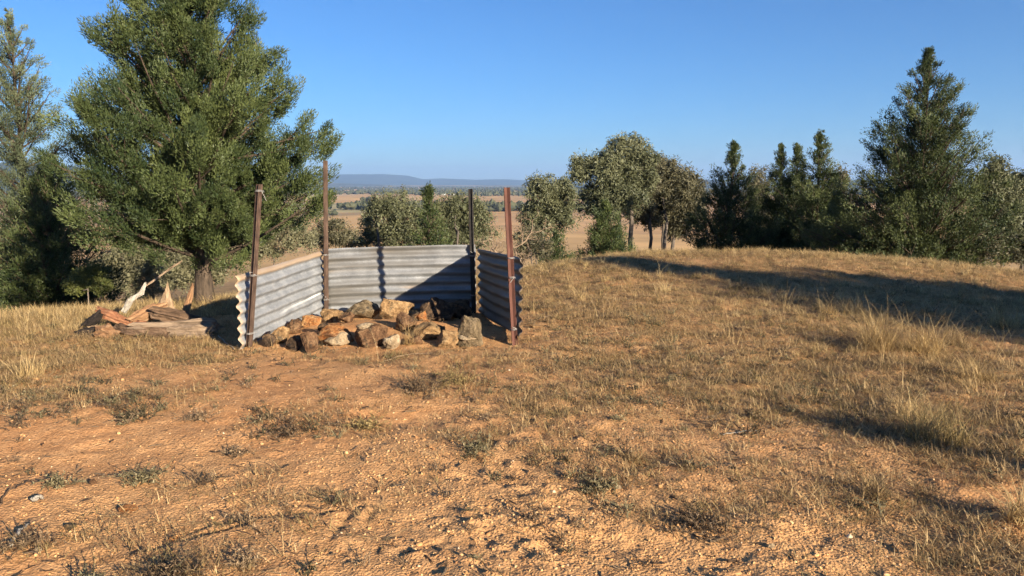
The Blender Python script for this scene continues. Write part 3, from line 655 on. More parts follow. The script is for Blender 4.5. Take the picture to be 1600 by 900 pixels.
P_FL = gp(389, 541); P_BL = gp(509, 489); P_BR = gp(741, 487); P_FR = gp(804, 537)
for P in (P_FL, P_BL, P_BR, P_FR): P[2] = hz(P[0], P[1])
ctr = (P_FL + P_BR)/2; wb = empty('windbreak', (ctr[0], ctr[1], 0.0))
tag(wb, 'three-sided windbreak of grey corrugated iron sheets wired to four steel pickets', 'windbreak')
def sheet(A, B, za, zb, hgt, seed, wear_and_shade, label, waves=7.5, amp=0.018, ph=0.0):
    """A->B foot line in plan, za/zb top heights; corrugations run along the sheet"""
    rg = np.random.default_rng(seed); A = np.array(A[:2]); B = np.array(B[:2]); L = np.linalg.norm(B-A); t = (B-A)/L; nn = np.array([-t[1], t[0]])
    nu, nv = 26, 90; U = np.linspace(0, 1, nu)[:, None]*np.ones((1, nv)); Vv = np.linspace(0, 1, nv)[None]*np.ones((nu, 1))
    W = amp*np.cos(2*pi*waves*Vv + ph) + 0.018*fbm(U*3 + seed, Vv*2, 3, seed) + 0.006*fbm(U*9, Vv*10 + seed, 3, seed+3)
    top = za + (zb-za)*U + 0.010*fbm(U*5 + seed*3., Vv*0, 2, seed+5)
    Z = top - (1-Vv)*hgt
    ends = 0.010*fbm(Vv*9 + 3.3*seed, U*0, 2, seed+7)*(np.abs(U-0.5)*2)**8
    X = A[0] + (U*L + ends)*t[0] + W*nn[0] - ctr[0]; Y = A[1] + (U*L + ends)*t[1] + W*nn[1] - ctr[1]
    th = 0.0016
    V1 = np.stack([X, Y, Z], -1).reshape(-1, 3); V2 = V1 + np.array([nn[0], nn[1], 0])*th
    i = np.arange(nu-1)[:, None]*nv; j = np.arange(nv-1)[None]
    F = np.stack([i+j, i+nv+j, i+nv+j+1, i+j+1], -1).reshape(-1, 4); n = nu*nv
    F2 = F[:, ::-1] + n
    bd = list(range(0, n, nv)) + list(range(n-nv+1, n)) + list(range(n-nv-1, 0, -nv)) + list(range(nv-2, 0, -1))
    bd = np.array(bd); E = np.stack([np.roll(bd, -1), bd, bd+n, np.roll(bd, -1)+n], 1)
    w = wear_and_shade(U, Vv, W).reshape(-1, 3); w = np.concatenate([w, w])
    o = link('corrugated_sheet', mesh_np('corrugated_sheet', np.concatenate([V1, V2]), [F, F2, E], {'wear_and_shade': np.clip(w, 0, 1)}, True), M_GALV, wb)
    o['label'] = label; return o
def w_left(U, V, W):
    d = sstep(0.905, 0.94, V + 0.012*fbm(U*6, V*4, 2, 1))*(0.75 + 0.3*fbm(U*4, V*30, 3, 2))
    d = d + 0.9*sstep(0.022, 0.0, U)
    g = 0.28*np.clip(fbm(U*3, V*9, 4, 4), 0, 1)
    wh = sstep(0.016, 0.004, np.abs(V - (0.30 + 0.05*U)))*sstep(0.35, 0.6, U)*np.clip(0.7 + fbm(U*9, V*3, 3, 6), 0, 1)
    return np.stack([np.clip(d, 0, 1), g, wh], -1)
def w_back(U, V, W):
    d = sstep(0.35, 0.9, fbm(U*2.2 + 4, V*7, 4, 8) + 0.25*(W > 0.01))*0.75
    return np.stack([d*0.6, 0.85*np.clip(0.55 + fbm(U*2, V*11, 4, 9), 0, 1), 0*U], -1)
def dust_shade_right(U, V, W):
    return np.stack([0.9*sstep(0.975, 1.0, U) + 0*V, np.clip(1.1 + fbm(U*2, V*8, 4, 12), 0, 1), 0*U], -1)  # dusty front edge; second channel darkens the whole sheet to paint its shade
u_l = unit(P_FL[:2]-P_BL[:2]); u_r = unit(P_FR[:2]-P_BR[:2])
out_l = np.array([-1, 0.1]); off = 0.055
A1 = P_FL[:2] + u_l*0.07 + np.array([-off, 0.0]); B1 = P_BL[:2] - u_l*0.02 + np.array([-off*0.6, 0.05])
zt = lambda px, py, dep: at(px, py, dep)[2]
sheet(A1, B1, zt(389, 432, A1[1]), zt(504, 392, B1[1]), 0.80, 11, w_left, 'left sheet, bright silver with an orange dusty top edge', ph=2.2)
A2 = P_BL[:2] + np.array([-0.02, 0.062]); B2 = P_BR[:2] + np.array([0.02, 0.062])
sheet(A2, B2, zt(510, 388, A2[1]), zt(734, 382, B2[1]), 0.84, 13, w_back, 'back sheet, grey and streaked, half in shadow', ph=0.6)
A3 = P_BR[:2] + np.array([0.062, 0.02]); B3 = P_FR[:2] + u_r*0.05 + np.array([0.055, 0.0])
sheet(A3, B3, zt(746, 388, A3[1]), zt(806, 403, B3[1]), 0.82, 17, dust_shade_right, 'right sheet, its inner face in shade', ph=1.1)

def picket(base, top, mat, seed, label, rotz=0.0, ties=(), holes=()):
    b = np.array(base, float); t = np.array(top, float); b = b + (b-t)*0.06
    # star section: three flanges round a stem
    sec = []
    for k in range(3):
        a = rotz + k*2*pi/3; d = np.array([cos(a), sin(a)]); s_ = np.array([-sin(a), cos(a)]); w = 0.0045; l = 0.034
        a2 = a + pi/3
        sec += [d*l - s_*w, d*l + s_*w, np.array([cos(a2), sin(a2)])*0.008]
    sec = np.array(sec); n = len(sec); nz = 12
    T = np.linspace(0, 1, nz); V = []
    rg = np.random.default_rng(seed); bw = np.cumsum(rg.normal(0, 0.0012, (nz, 2)), 0)
    for i, q in enumerate(T):
        c = b*(1-q) + t*q; c[:2] += bw[i]
        V.append(np.concatenate([sec + c[:2], np.full((n, 1), c[2])], 1))
    V = np.concatenate(V) - np.array([ctr[0], ctr[1], 0])
    i = np.arange(nz-1)[:, None]*n; j = np.arange(n)[None]; j2 = (j+1) % n
    F = np.stack([i+j, i+j2, i+n+j2, i+n+j], -1).reshape(-1, 4)
    V = np.concatenate([V, [V[-n:].mean(0)]]); c = len(V)-1; e = (nz-1)*n
    cap = np.array([(e+k, e+(k+1) % n, c) for k in range(n)])
    o = link('star_picket', mesh_np('star_picket', V, [F, cap]), mat, wb); o['label'] = label
    up = (t-b)/np.linalg.norm(t-b)
    for zz, tail in ties:
        c = b + (t-b)*((zz-b[2])/(t[2]-b[2])) - np.array([ctr[0], ctr[1], 0]); mb = MB()
        an = np.linspace(0, 2*pi*1.9, 34); r_ = 0.040 + 0.003*np.sin(an*3)
        pts = np.stack([c[0] + np.cos(an)*r_, c[1] + np.sin(an)*r_*1.15 + 0.012, c[2] + an*0.0016], 1)
        if tail is not None: pts = np.concatenate([pts, pts[-1] + np.array(tail)*np.linspace(0.1, 1, 6)[:, None] + rg.normal(0, .003, (6, 3))])
        mb.tube(pts, np.full(len(pts), 0.0022), 5); link('wire_tie', mb.mesh('wire_tie', True), M_WIRE, o)
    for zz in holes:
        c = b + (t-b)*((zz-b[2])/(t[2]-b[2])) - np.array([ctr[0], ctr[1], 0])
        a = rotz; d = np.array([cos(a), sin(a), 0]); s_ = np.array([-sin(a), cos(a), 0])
        mb = MB(); mb.tube(np.stack([c + d*0.020 - s_*0.0056, c + d*0.020 + s_*0.0056]), np.array([0.0045, 0.0045]), 8); link('hole', mb.mesh('hole'), M_HOLE, o)  # solid disc, no opening; its dark colour paints the hole's shade
    return o
picket(P_FL, at(405, 288, P_FL[1]), M_RUST, 1, 'rusty brown picket at the front left, leaning right', rotz=-pi/2+0.25, ties=[(0.70, (-0.06, -0.01, 0.03)), (0.12, (0.05, 0.0, 0.0)), (zt(403, 300, P_FL[1]), (0.05, -0.02, -0.10))])
picket(P_BL, at(507, 251, P_BL[1]), M_RUST, 2, 'tallest rusty brown picket at the back left', rotz=-pi/2-0.3, ties=[(0.72, None), (0.16, (-0.06, -0.02, 0.06))])
picket(P_BR, at(736, 295, P_BR[1]), M_BLACK, 3, 'black picket at the back right', rotz=-pi/2+0.5, ties=[(0.70, (-0.05, -0.02, 0.05)), (0.2, None)])
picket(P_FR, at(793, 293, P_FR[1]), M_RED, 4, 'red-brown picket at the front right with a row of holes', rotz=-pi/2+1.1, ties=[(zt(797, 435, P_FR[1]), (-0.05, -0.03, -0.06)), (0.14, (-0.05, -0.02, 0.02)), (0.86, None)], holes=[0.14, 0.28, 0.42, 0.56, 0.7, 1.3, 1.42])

# ------------------------------------------------------------------ rocks of the fireplace
def mat_rock(name, dark, mid, pale, lichen):
    m, nt, ns, ls, p = nodes(name)
    tc = ns.new('ShaderNodeTexCoord'); oi = ns.new('ShaderNodeObjectInfo'); mu = N(ns, 'ShaderNodeMath', operation='MULTIPLY'); mu.inputs[1].default_value = 41.0
    ls.new(oi.outputs['Random'], mu.inputs[0]); ad = N(ns, 'ShaderNodeVectorMath', operation='ADD'); ls.new(tc.outputs['Object'], ad.inputs[0]); ls.new(mu.outputs[0], ad.inputs[1]); v = ad.outputs[0]
    n1 = noise(ns, ls, v, 13, 8, 0.7); n2 = noise(ns, ls, v, 9, 7, 0.75); n3 = noise(ns, ls, v, 60, 5, 0.7)
    r = ramp(ns, [(0.34, dark), (0.5, mid), (0.66, pale)]); ls.new(n1.outputs[0], r.inputs[0])
    lr = ramp(ns, [(0.54, (0, 0, 0)), (0.60, (1, 1, 1))]); ls.new(n2.outputs[0], lr.inputs[0]); sp = ns.new('ShaderNodeSeparateColor'); ls.new(lr.outputs[0], sp.inputs[0])
    c = mixc(ns, ls, sp.outputs[0], r.outputs[0], lichen)
    g = ramp(ns, [(0.35, (0.6, 0.58, 0.55)), (0.6, (1.1, 1.1, 1.1))]); ls.new(n3.outputs[0], g.inputs[0]); c = mixc(ns, ls, 0.8, c, g.outputs[0], 'MULTIPLY')
    ls.new(c, p.inputs['Base Color']); p.inputs['Roughness'].default_value = 0.95; p.inputs['Specular IOR Level'].default_value = 0.12
    ma = N(ns, 'ShaderNodeMath', operation='MULTIPLY_ADD'); ls.new(n3.outputs[0], ma.inputs[0]); ma.inputs[1].default_value = 0.35; ls.new(n1.outputs[0], ma.inputs[2])
    bump(ns, ls, ma.outputs[0], 1.0, 0.05, p)
    return m
R_TAN = mat_rock('tan_rock', (0.12, 0.07, 0.035), (0.30, 0.185, 0.09), (0.42, 0.29, 0.155), (0.11, 0.085, 0.055))
R_ORG = mat_rock('orange_rock', (0.24, 0.08, 0.03), (0.40, 0.18, 0.065), (0.46, 0.30, 0.15), (0.20, 0.10, 0.05))
R_GRY = mat_rock('lichen_grey_rock', (0.09, 0.065, 0.04), (0.20, 0.15, 0.09), (0.32, 0.24, 0.15), (0.085, 0.07, 0.052))
R_BRN = mat_rock('brown_rock', (0.075, 0.042, 0.025), (0.17, 0.095, 0.052), (0.30, 0.19, 0.105), (0.07, 0.05, 0.035))
R_DRK = mat_rock('sooty_and_shaded_rock', (0.030, 0.021, 0.015), (0.085, 0.056, 0.036), (0.22, 0.14, 0.08), (0.03, 0.024, 0.02))  # soot on the front rocks; painted shade on the two at the back
R_WHT = mat_rock('pale_rock', (0.20, 0.14, 0.085), (0.36, 0.27, 0.17), (0.50, 0.41, 0.29), (0.20, 0.16, 0.11))
def rock_mesh(sx, sy, sz, seed, cuts=15, sub=3, rough=0.16):
    rg = np.random.default_rng(seed); V, F = ICO[sub]; V = V.copy()
    for k in range(cuts):
        n = unit(rg.normal(0, 1, 3)); d = rg.uniform(0.42, 0.85); e = np.maximum(V@n - d, 0); V = V - e[:, None]*n*0.92
    nn = fbm(V[:, 0]*2.2 + seed, V[:, 1]*2.2 + V[:, 2]*1.7, 4, seed); V = V*(1 + rough*nn[:, None])
    n2 = fbm(V[:, 0]*7 + seed*2, V[:, 2]*7 + V[:, 1]*5, 3, seed+1); V = V*(1 + rough*0.5*n2[:, None])
    V = V/np.abs(V).max(0)*np.array([sx, sy, sz])
    return V, F
def rock(px, by, w, h, mat, seed, label, tilt=0.0, dep=None, name='rock', group='rocks of the fireplace', deep=0.85, cap=None, sink=0.16, lift=0.0):
    c = gp(px, by); dd = c[1] + 0.5*w/FPX*c[1]*deep*0.6
    k = dd/FPX; sx, sz = w*k/2, h*k/2*(1+sink)
    V, F = rock_mesh(sx, (sx*0.6+sz*0.4)*deep, sz, seed)
    ct, st = cos(tilt), sin(tilt); V = np.stack([V[:, 0]*ct - V[:, 2]*st, V[:, 1], V[:, 0]*st + V[:, 2]*ct], 1)
    x = (px-800)/FPX*dd/cos(PITCH)*1.0
    x = at(px, by, dd)[0]; z = hz(x, dd)
    o = link(name, mesh_np(name, V, [F], None, False), mat, None, (x, dd, z + sz*(1-2*sink) + lift))
    o.rotation_euler = (0, 0, random.Random(seed).uniform(-.3, .3))
    tag(o, label, 'rock', group)
    if cap:
        Vc, Fc = rock_mesh(sx*cap[2], sx*cap[2]*0.8, sz*cap[3], seed+50, 5, 2)
        link('pale_patch', mesh_np('pale_patch', Vc + np.array([cap[0]*sx, -cap[4]*sx, cap[1]*sz]), [Fc], None, True), R_WHT, o)
    return o
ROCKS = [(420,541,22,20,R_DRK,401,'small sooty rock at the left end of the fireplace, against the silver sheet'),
 (440,537,32,27,R_TAN,402,'tan rock near the front left picket'), (462,519,30,22,R_BRN,403,'brown rock against the silver sheet'),
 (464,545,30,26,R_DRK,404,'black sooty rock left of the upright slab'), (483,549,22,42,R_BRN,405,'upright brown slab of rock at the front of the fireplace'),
 (488,511,29,21,R_ORG,406,'bright orange rock by the foot of the tallest picket'), (521,504,36,20,R_TAN,407,'low tan rock right of the tallest picket'),
 (565,501,50,29,R_GRY,408,'grey lichen-covered rock at the back of the fireplace'), (616,503,54,34,R_TAN,409,'largest rounded tan boulder against the back sheet'),
 (528,537,58,32,R_ORG,410,'split orange-red rock with a pale broken face'), (582,543,54,38,R_BRN,411,'brown slab rock with a white patch on top'),
 (630,524,36,28,R_BRN,412,'dark brown rock in the middle of the fireplace'), (616,546,30,22,R_WHT,413,'small grey-white rock low at the front'),
 (676,533,50,25,R_TAN,414,'flat pale tan rock left of the round one'), (700,543,32,33,R_TAN,415,'round ball-like rock at the front right'),
 (733,541,40,56,R_GRY,416,'tall boulder with a white band at the right end'), (686,506,56,36,R_DRK,417,'dark boulder in the shadow below the back sheet'),  # last one: dark stone colour stands for the shadow it lies in
 (722,503,44,28,R_DRK,418,'shaded rock in the back right corner'), (660,509,24,18,R_ORG,419,'small reddish rock at the edge of the shadow'),  # corner rock takes the dark stone as painted shade
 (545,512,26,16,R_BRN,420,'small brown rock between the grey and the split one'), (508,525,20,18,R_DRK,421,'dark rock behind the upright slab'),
 (651,541,24,16,R_BRN,422,'small brown rock behind the straw tuft')]
CAPS = {411: (-0.25, 0.62, 0.50, 0.30, 0.15), 410: (0.15, -0.15, 0.62, 0.55, 0.42), 416: (0.05, -0.30, 0.88, 0.22, 0.22)}
for (px, by, w, h, mt, sd_, lab) in ROCKS:
    rock(px, by, w*1.22, h*1.06, mt, sd_, lab, cap=CAPS.get(sd_), tilt={405: 0.12, 411: 0.35, 410: -0.2}.get(sd_, 0))
for (px, by, w, h, mt, sd_, lab) in [(838,514,22,6,R_TAN,431,'flat pale stone lying right of the red-brown picket'), (110,820,26,10,R_TAN,432,'flat tan stone embedded in soil at the lower left'),
 (200,792,34,10,R_ORG,433,'flat orange stone flush with the soil at the lower left'), (940,748,10,6,R_WHT,434,'white quartz pebble among the grey sprigs'), (918,768,9,5,R_WHT,435,'white quartz pebble nearest the camera among the grey sprigs'),
 (966,762,11,7,R_WHT,436,'white quartz pebble at the right of the grey sprigs'), (60,856,14,8,R_WHT,437,'pale stone at the lower left corner'), (833,658,13,7,R_DRK,438,'dark pebble alone on the bare soil in the middle'),
 (146,754,12,9,R_BRN,439,'brown pebble on bare soil at the left'), (1205,855,14,8,R_WHT,440,'pale pinkish stone on the gravel at the lower right'), (270,834,16,8,R_ORG,441,'small orange stone between the tyre marks')]:
    rock(px, by, w, h, mt, sd_, lab, name='stone', group='loose stones on the ground', sink=0.25)

# ------------------------------------------------------------------ firewood
def mat_wood(name, stops, sc=24):
    return mat_mottle(name, stops, sc, 0.9, 1.0, 0.03, 8, (0.14, 1.5, 1.5))
W_PALE = mat_wood('bleached_wood', [(0.3, (0.22, 0.19, 0.15)), (0.5, (0.44, 0.39, 0.32)), (0.7, (0.56, 0.51, 0.43))])
W_TAN = mat_wood('tan_split_wood', [(0.3, (0.24, 0.15, 0.085)), (0.55, (0.42, 0.29, 0.175)), (0.75, (0.52, 0.39, 0.26))])
W_ORG = mat_wood('orange_split_wood', [(0.3, (0.20, 0.095, 0.045)), (0.55, (0.38, 0.215, 0.11)), (0.75, (0.48, 0.32, 0.19))])
W_RED = mat_wood('red_split_wood', [(0.3, (0.20, 0.07, 0.035)), (0.55, (0.40, 0.18, 0.09)), (0.75, (0.50, 0.30, 0.17))])
W_BRN = mat_wood('weathered_brown_wood', [(0.3, (0.055, 0.036, 0.024)), (0.5, (0.17, 0.105, 0.065)), (0.7, (0.30, 0.20, 0.13))])
W_GRY = mat_wood('weathered_grey_wood', [(0.3, (0.10, 0.07, 0.045)), (0.5, (0.30, 0.215, 0.145)), (0.7, (0.44, 0.33, 0.23))])
W_CHAR = mat_wood('charred_wood', [(0.3, (0.010, 0.009, 0.008)), (0.6, (0.04, 0.03, 0.025)), (0.8, (0.10, 0.075, 0.055))])
def log(pts, rad, mat, seed, label, flat=1.0, sides=16, name='firewood', knots=0.24, group='pieces of the firewood pile', cat='firewood'):
    """pts: (px, py, depth) along the piece, rad in photo px at each point"""
    P = np.array([at(*p) for p in pts]); R = np.array([r*p[2]/FPX for r, p in zip(rad, pts)])
    c = P.mean(0); P = P - c
    d = P[-1]-P[0]; L = np.linalg.norm(d); yaw = atan2(d[1], d[0]); pit = math.asin(d[2]/L)
    cy, sy, cp, sp_ = cos(-yaw), sin(-yaw), cos(pit), sin(pit)
    Rz = np.array([[cy, -sy, 0], [sy, cy, 0], [0, 0, 1]]); Ry = np.array([[cp, 0, sp_], [0, 1, 0], [-sp_, 0, cp]])
    Q = (Ry@(Rz@P.T)).T
    n = max(16, len(pts)*8); u = np.linspace(0, 1, len(pts)); t = np.linspace(0, 1, n)
    X = np.stack([np.interp(t, u, Q[:, k]) for k in range(3)], 1); RR = np.interp(t, u, R)
    rg = np.random.default_rng(seed); an = np.arange(sides)/sides*2*pi
    prof = 1 + 0.24*rg.normal(0, 1, sides)
    rr = RR[:, None]*prof[None]*(1 + knots*fbm(t[:, None]*6 + seed, np.cos(an)[None]*2 + np.sin(an)[None]*3, 3, seed))
    ex = 0.75*RR.mean()*rg.normal(0, 1, sides); endw = np.abs(2*t-1)**6
    V = np.stack([X[:, 0:1] + endw[:, None]*np.sign(t-0.5)[:, None]*ex[None], X[:, 1:2] + rr*np.cos(an)[None]*1.0, X[:, 2:3] + rr*np.sin(an)[None]*flat], -1).reshape(-1, 3)
    i = np.arange(n-1)[:, None]*sides; j = np.arange(sides)[None]; j2 = (j+1) % sides
    F = np.stack([i+j, i+j2, i+sides+j2, i+sides+j], -1).reshape(-1, 4)
    V = np.concatenate([V, [X[0]], [X[-1]]]); a = len(V)-2; jj = np.arange(sides); e = (n-1)*sides
    T = np.concatenate([np.stack([(jj+1) % sides, jj, np.full(sides, a)], 1), np.stack([e+jj, e+(jj+1) % sides, np.full(sides, a+1)], 1)])
    o = link(name, mesh_np(name, V, [T, F], None, False), mat, None, tuple(c)); o.rotation_euler = (0, -pit, yaw)
    return tag(o, label, cat, group)
log([(194,487,9.0),(203,470,9.0),(212,463,9.05),(221,458,9.1),(227,443,9.15)], [3.6,4.6,3.3,3.8,1.5], W_PALE, 501, 'pale twisted bleached branch sticking up behind the pile')
log([(260,490,8.9),(260,474,8.95),(261,460,9.0),(262,446,9.0)], [15,11,5.5,1.5], W_TAN, 502, 'pale pointed wedge of wood standing at the back of the pile', flat=0.55)
log([(287,494,8.8),(291,478,8.85),(296,462,8.9),(301,444,8.9)], [7.5,7.5,6,2.5], W_ORG, 503, 'upright orange split piece leaning against the tree side', flat=0.5)
log([(205,503,8.5),(222,494,8.6),(240,486,8.7),(258,480,8.8)], [9,10,10,8], W_ORG, 504, 'orange log in the middle of the pile')
log([(243,487,8.55),(262,490,8.6),(286,496,8.65),(313,501,8.7)], [9,10,10,7], W_BRN, 505, 'dark brown weathered log sloping down to the right')
log([(205,511,8.15),(240,513,8.2),(290,509,8.25),(336,506,8.3)], [6,8.5,9,8.5], W_GRY, 506, 'long weathered grey log across the front of the pile')
log([(262,522,8.15),(300,522,8.15),(333,521,8.2)], [8,9,9.5], W_GRY, 507, 'short weathered log underneath the long grey one')
log([(156,483,8.7),(172,491,8.6),(190,499,8.55),(214,507,8.5)], [5,9,8,6], W_RED, 508, 'reddish split plank on the left of the pile', flat=0.55)
log([(132,509,8.5),(142,502,8.5),(150,496,8.5),(157,489,8.55)], [5,7,7,6], W_CHAR, 509, 'charred black branch end at the left of the pile')
log([(122,522,8.2),(134,519,8.2),(150,516,8.2)], [6,7,6], W_CHAR, 510, 'short charred stub lying left of the pile')
log([(142,512,8.35),(150,511,8.35),(160,515,8.3)], [4,6,4], W_TAN, 511, 'small pale chunk of wood beside the charred stub', flat=0.6)
log([(150,523,8.1),(164,521,8.05),(180,528,8.0)], [9,11,7], W_ORG, 512, 'crumbling orange block at the front left of the pile', knots=0.3)
log([(214,503,8.35),(222,505,8.3),(232,508,8.3)], [6,7,5], W_RED, 513, 'small red chip below the orange log', flat=0.6)
log([(180,512,8.3),(205,520,8.15),(262,521,8.1)], [8,10,8], W_BRN, 514, 'half-buried brown log under the reddish plank')
log([(158,542,7.7),(170,545,7.6),(180,550,7.5)], [3,4.5,2.5], W_CHAR, 515, 'dark bark scrap on the grass in front of the pile', flat=0.5)
log([(228,447,10.2),(250,431,10.4),(268,418,10.6),(284,408,10.7)], [1.0,1.5,1.4,0.9], W_GRY, 516, 'thin pale fallen branch slanting up to the big pine', name='fallen_branch', cat='branch', group='sticks and branches')
def stick(pts, r, mat, seed, label):
    P = []
    for px, py in pts:
        q = gp(px, py); q[2] = hz(q[0], q[1]) + r*1.3; P.append(q)
    P = np.array(P); c = P[0].copy(); n = 12; u = np.linspace(0, 1, len(P)); t = np.linspace(0, 1, n)
    X = np.stack([np.interp(t, u, P[:, k]) for k in range(3)], 1) - c
    X[:, 2] += 0.012*np.sin(t*pi); rg = np.random.default_rng(seed); X[1:-1] += rg.normal(0, 0.004, (n-2, 3))
    mb = MB(); mb.tube(X, r*np.linspace(1.1, 0.6, n), 6, True, seed, 0.1)
    return tag(link('stick', mb.mesh('stick', True), mat, None, tuple(c)), label, 'stick', 'sticks and branches')
stick([(14,852),(46,814)], 0.010, W_PALE, 521, 'pale stick lying at the lower left corner')
stick([(0,786),(12,770),(48,750)], 0.006, W_BRN, 522, 'thin curved brown twig at the left edge')
stick([(341,520),(352,530),(366,542)], 0.006, W_PALE, 523, 'thin twig in the shade beside the silver sheet')
stick([(50,783),(68,778)], 0.014, W_WHT if 'W_WHT' in globals() else W_PALE, 524, 'short pale chip of wood at the left')
stick([(595,562),(640,556),(690,560)], 0.004, W_TAN, 525, 'long dry straw stem in front of the fireplace')
stick([(1130,678),(1190,672)], 0.004, W_PALE, 526, 'pale dry stem on the gravel at the right')
stick([(840,500),(858,496),(872,499)], 0.006, W_GRY, 527, 'grey twig on the grass right of the windbreak')

# dead twiggy bush by the red-brown picket
def dead_bush(px, py, depth, hgt, seed, label):
    rg = np.random.default_rng(seed); b = foot(px, depth); root = MB()
    def grow(p, d, l, r, lev):
        n = 5; P = [p]
        for k in range(n): d = unit(d + rg.normal(0, 0.28, 3)); P.append(P[-1] + d*l/n)
        P = np.array(P); root.tube(P, np.linspace(r, r*0.5, n+1), 5, False)
        if lev > 0:
            for q in range(rg.integers(2, 5)): grow(P[rg.integers(2, n+1)], unit(d + rg.normal(0, 0.75, 3) + np.array([0, 0, 0.15])), l*0.62, r*0.55, lev-1)
    top = topz(py, depth) - b[2]
    for q in range(3): grow(np.array([rg.normal(0, .1), rg.normal(0, .1), -0.1]), unit(np.array([rg.normal(0, .25), rg.normal(0, .25), 1.0])), top*0.62, 0.045, 4)
    tag(link('dead_bush', root.mesh('dead_bush', True), W_GRY, None, tuple(b)), label, 'shrub', 'shrubs behind the crest')
dead_bush(788, 318, 19, 3, 541, 'leafless grey dead bush behind the red-brown picket')

# ------------------------------------------------------------------ grasses, sprigs, gravel
G_STRAW = mat_grass('straw_grass', [(0.0, (0.24, 0.155, 0.065)), (0.35, (0.43, 0.295, 0.13)), (0.65, (0.57, 0.41, 0.195)), (1.0, (0.64, 0.50, 0.27))])
G_DRY = mat_grass('dry_litter_grass', [(0.0, (0.11, 0.072, 0.036)), (0.35, (0.25, 0.168, 0.080)), (0.65, (0.40, 0.275, 0.13)), (1.0, (0.52, 0.38, 0.20))], 0.2)
G_GREEN = mat_grass('greenish_grass', [(0.0, (0.085, 0.068, 0.028)), (0.4, (0.20, 0.148, 0.060)), (0.75, (0.34, 0.25, 0.105)), (1.0, (0.46, 0.34, 0.16))], 0.2)
G_HERB = mat_grass('grey_green_sprigs', [(0.0, (0.05, 0.040, 0.022)), (0.4, (0.115, 0.098, 0.050)), (0.75, (0.22, 0.185, 0.100)), (1.0, (0.33, 0.275, 0.165))], 0.15)
G_TWIG = mat_grass('brown_sprigs', [(0.0, (0.06, 0.04, 0.024)), (0.5, (0.17, 0.115, 0.066)), (1.0, (0.34, 0.245, 0.145))], 0.1)
def blades(rg, n, h, spread, width, lean, curve, hv=0.4, base=None):
    az = rg.uniform(0, 2*pi, n); rr = spread*np.sqrt(rg.uniform(0, 1, n))
    a2 = rg.uniform(0, 2*pi, n)
    p0 = np.stack([rr*np.cos(a2), rr*np.sin(a2), np.full(n, -0.008)], 1)
    H = h*(1 - hv + 2*hv*rg.uniform(0, 1, n)); ln = np.abs(rg.normal(lean, lean*0.5 if lean < 1.3 else 0.03, n)); cu = curve*rg.uniform(0.3, 1.4, n)
    d = np.stack([np.cos(az), np.sin(az), np.zeros(n)], 1); side = np.stack([-np.sin(az + rg.normal(0, .5, n)), np.cos(az), np.zeros(n)], 1)
    side = unit(side)
    V = []
    for s in (0, 0.4, 0.75, 1.0):
        ang = ln + cu*s
        q = p0 + d*(H*s*np.sin(ang))[:, None] + np.array([0, 0, 1])*(H*s*np.cos(ang))[:, None]
        w = width*(1-s)**0.6*(0.7 + 0.6*rg.uniform(0, 1, n))
        if s < 1: V += [q - side*w[:, None]/2, q + side*w[:, None]/2]
        else: V += [q]
    V = np.stack(V, 1).reshape(-1, 3); b = np.arange(n)[:, None]*7
    F = np.concatenate([b + np.array([[0, 1, 3, 2]]), b + np.array([[2, 3, 5, 4]])]); T = b + np.array([[4, 5, 6]])
    c = np.repeat(np.clip(rg.normal(0.5, 0.2, n), 0, 1), 7)
    return V, F, T, np.stack([c]*3, 1)
def blade_mesh(name, rg, parts):
    V = []; F = []; T = []; C = []; n = 0
    for kw in parts:
        v, f, t, c = blades(rg, **kw); V.append(v); F.append(f+n); T.append(t+n); C.append(c); n += len(v)
    return mesh_np(name, np.concatenate(V), [np.concatenate(T), np.concatenate(F)], {'tint': np.concatenate(C)})
def sprig_mesh(name, rg, nstem, h, spread, leaf, nl, lean=0.6):
    """small ground plant: stems with little leaves"""
    mb = MB(); C = []
    for k in range(nstem):
        a = rg.uniform(0, 2*pi); l = abs(rg.normal(lean, .3)); hh = h*rg.uniform(.6, 1.2); o = rg.normal(0, spread*0.3, 2)
        s = np.linspace(0, 1, 5); ang = l*(0.6 + 0.6*s)
        P = np.stack([o[0] + np.cos(a)*hh*s*np.sin(ang), o[1] + np.sin(a)*hh*s*np.sin(ang), hh*s*np.cos(ang) - 0.005], 1)
        mb.tube(P, np.linspace(0.0022, 0.001, 5), 3, False)
        ss = rg.uniform(0.2, 1, nl); C.append(np.stack([np.interp(ss, s, P[:, i]) for i in range(3)], 1))
    C = np.concatenate(C); m = len(C)
    D = unit(rg.normal(0, 1, (m, 3)) + np.array([0, 0, 0.5])); S = unit(np.cross(D, rg.normal(0, 1, (m, 3)))); L = leaf*rg.uniform(.6, 1.3, (m, 1))
    V = np.stack([C - S*L*.18, C + S*L*.18, C + D*L], 1).reshape(-1, 3)
    tv = np.concatenate(mb.V); n0 = len(tv); F4 = np.concatenate(mb.F[4]); T = np.arange(len(V)).reshape(-1, 3) + n0
    ct = np.concatenate([np.full(n0, 0.15), np.repeat(np.clip(rg.normal(.5, .2, m), 0, 1), 3)])
    return mesh_np(name, np.concatenate([tv, V]), [T, F4], {'tint': np.stack([ct]*3, 1)})

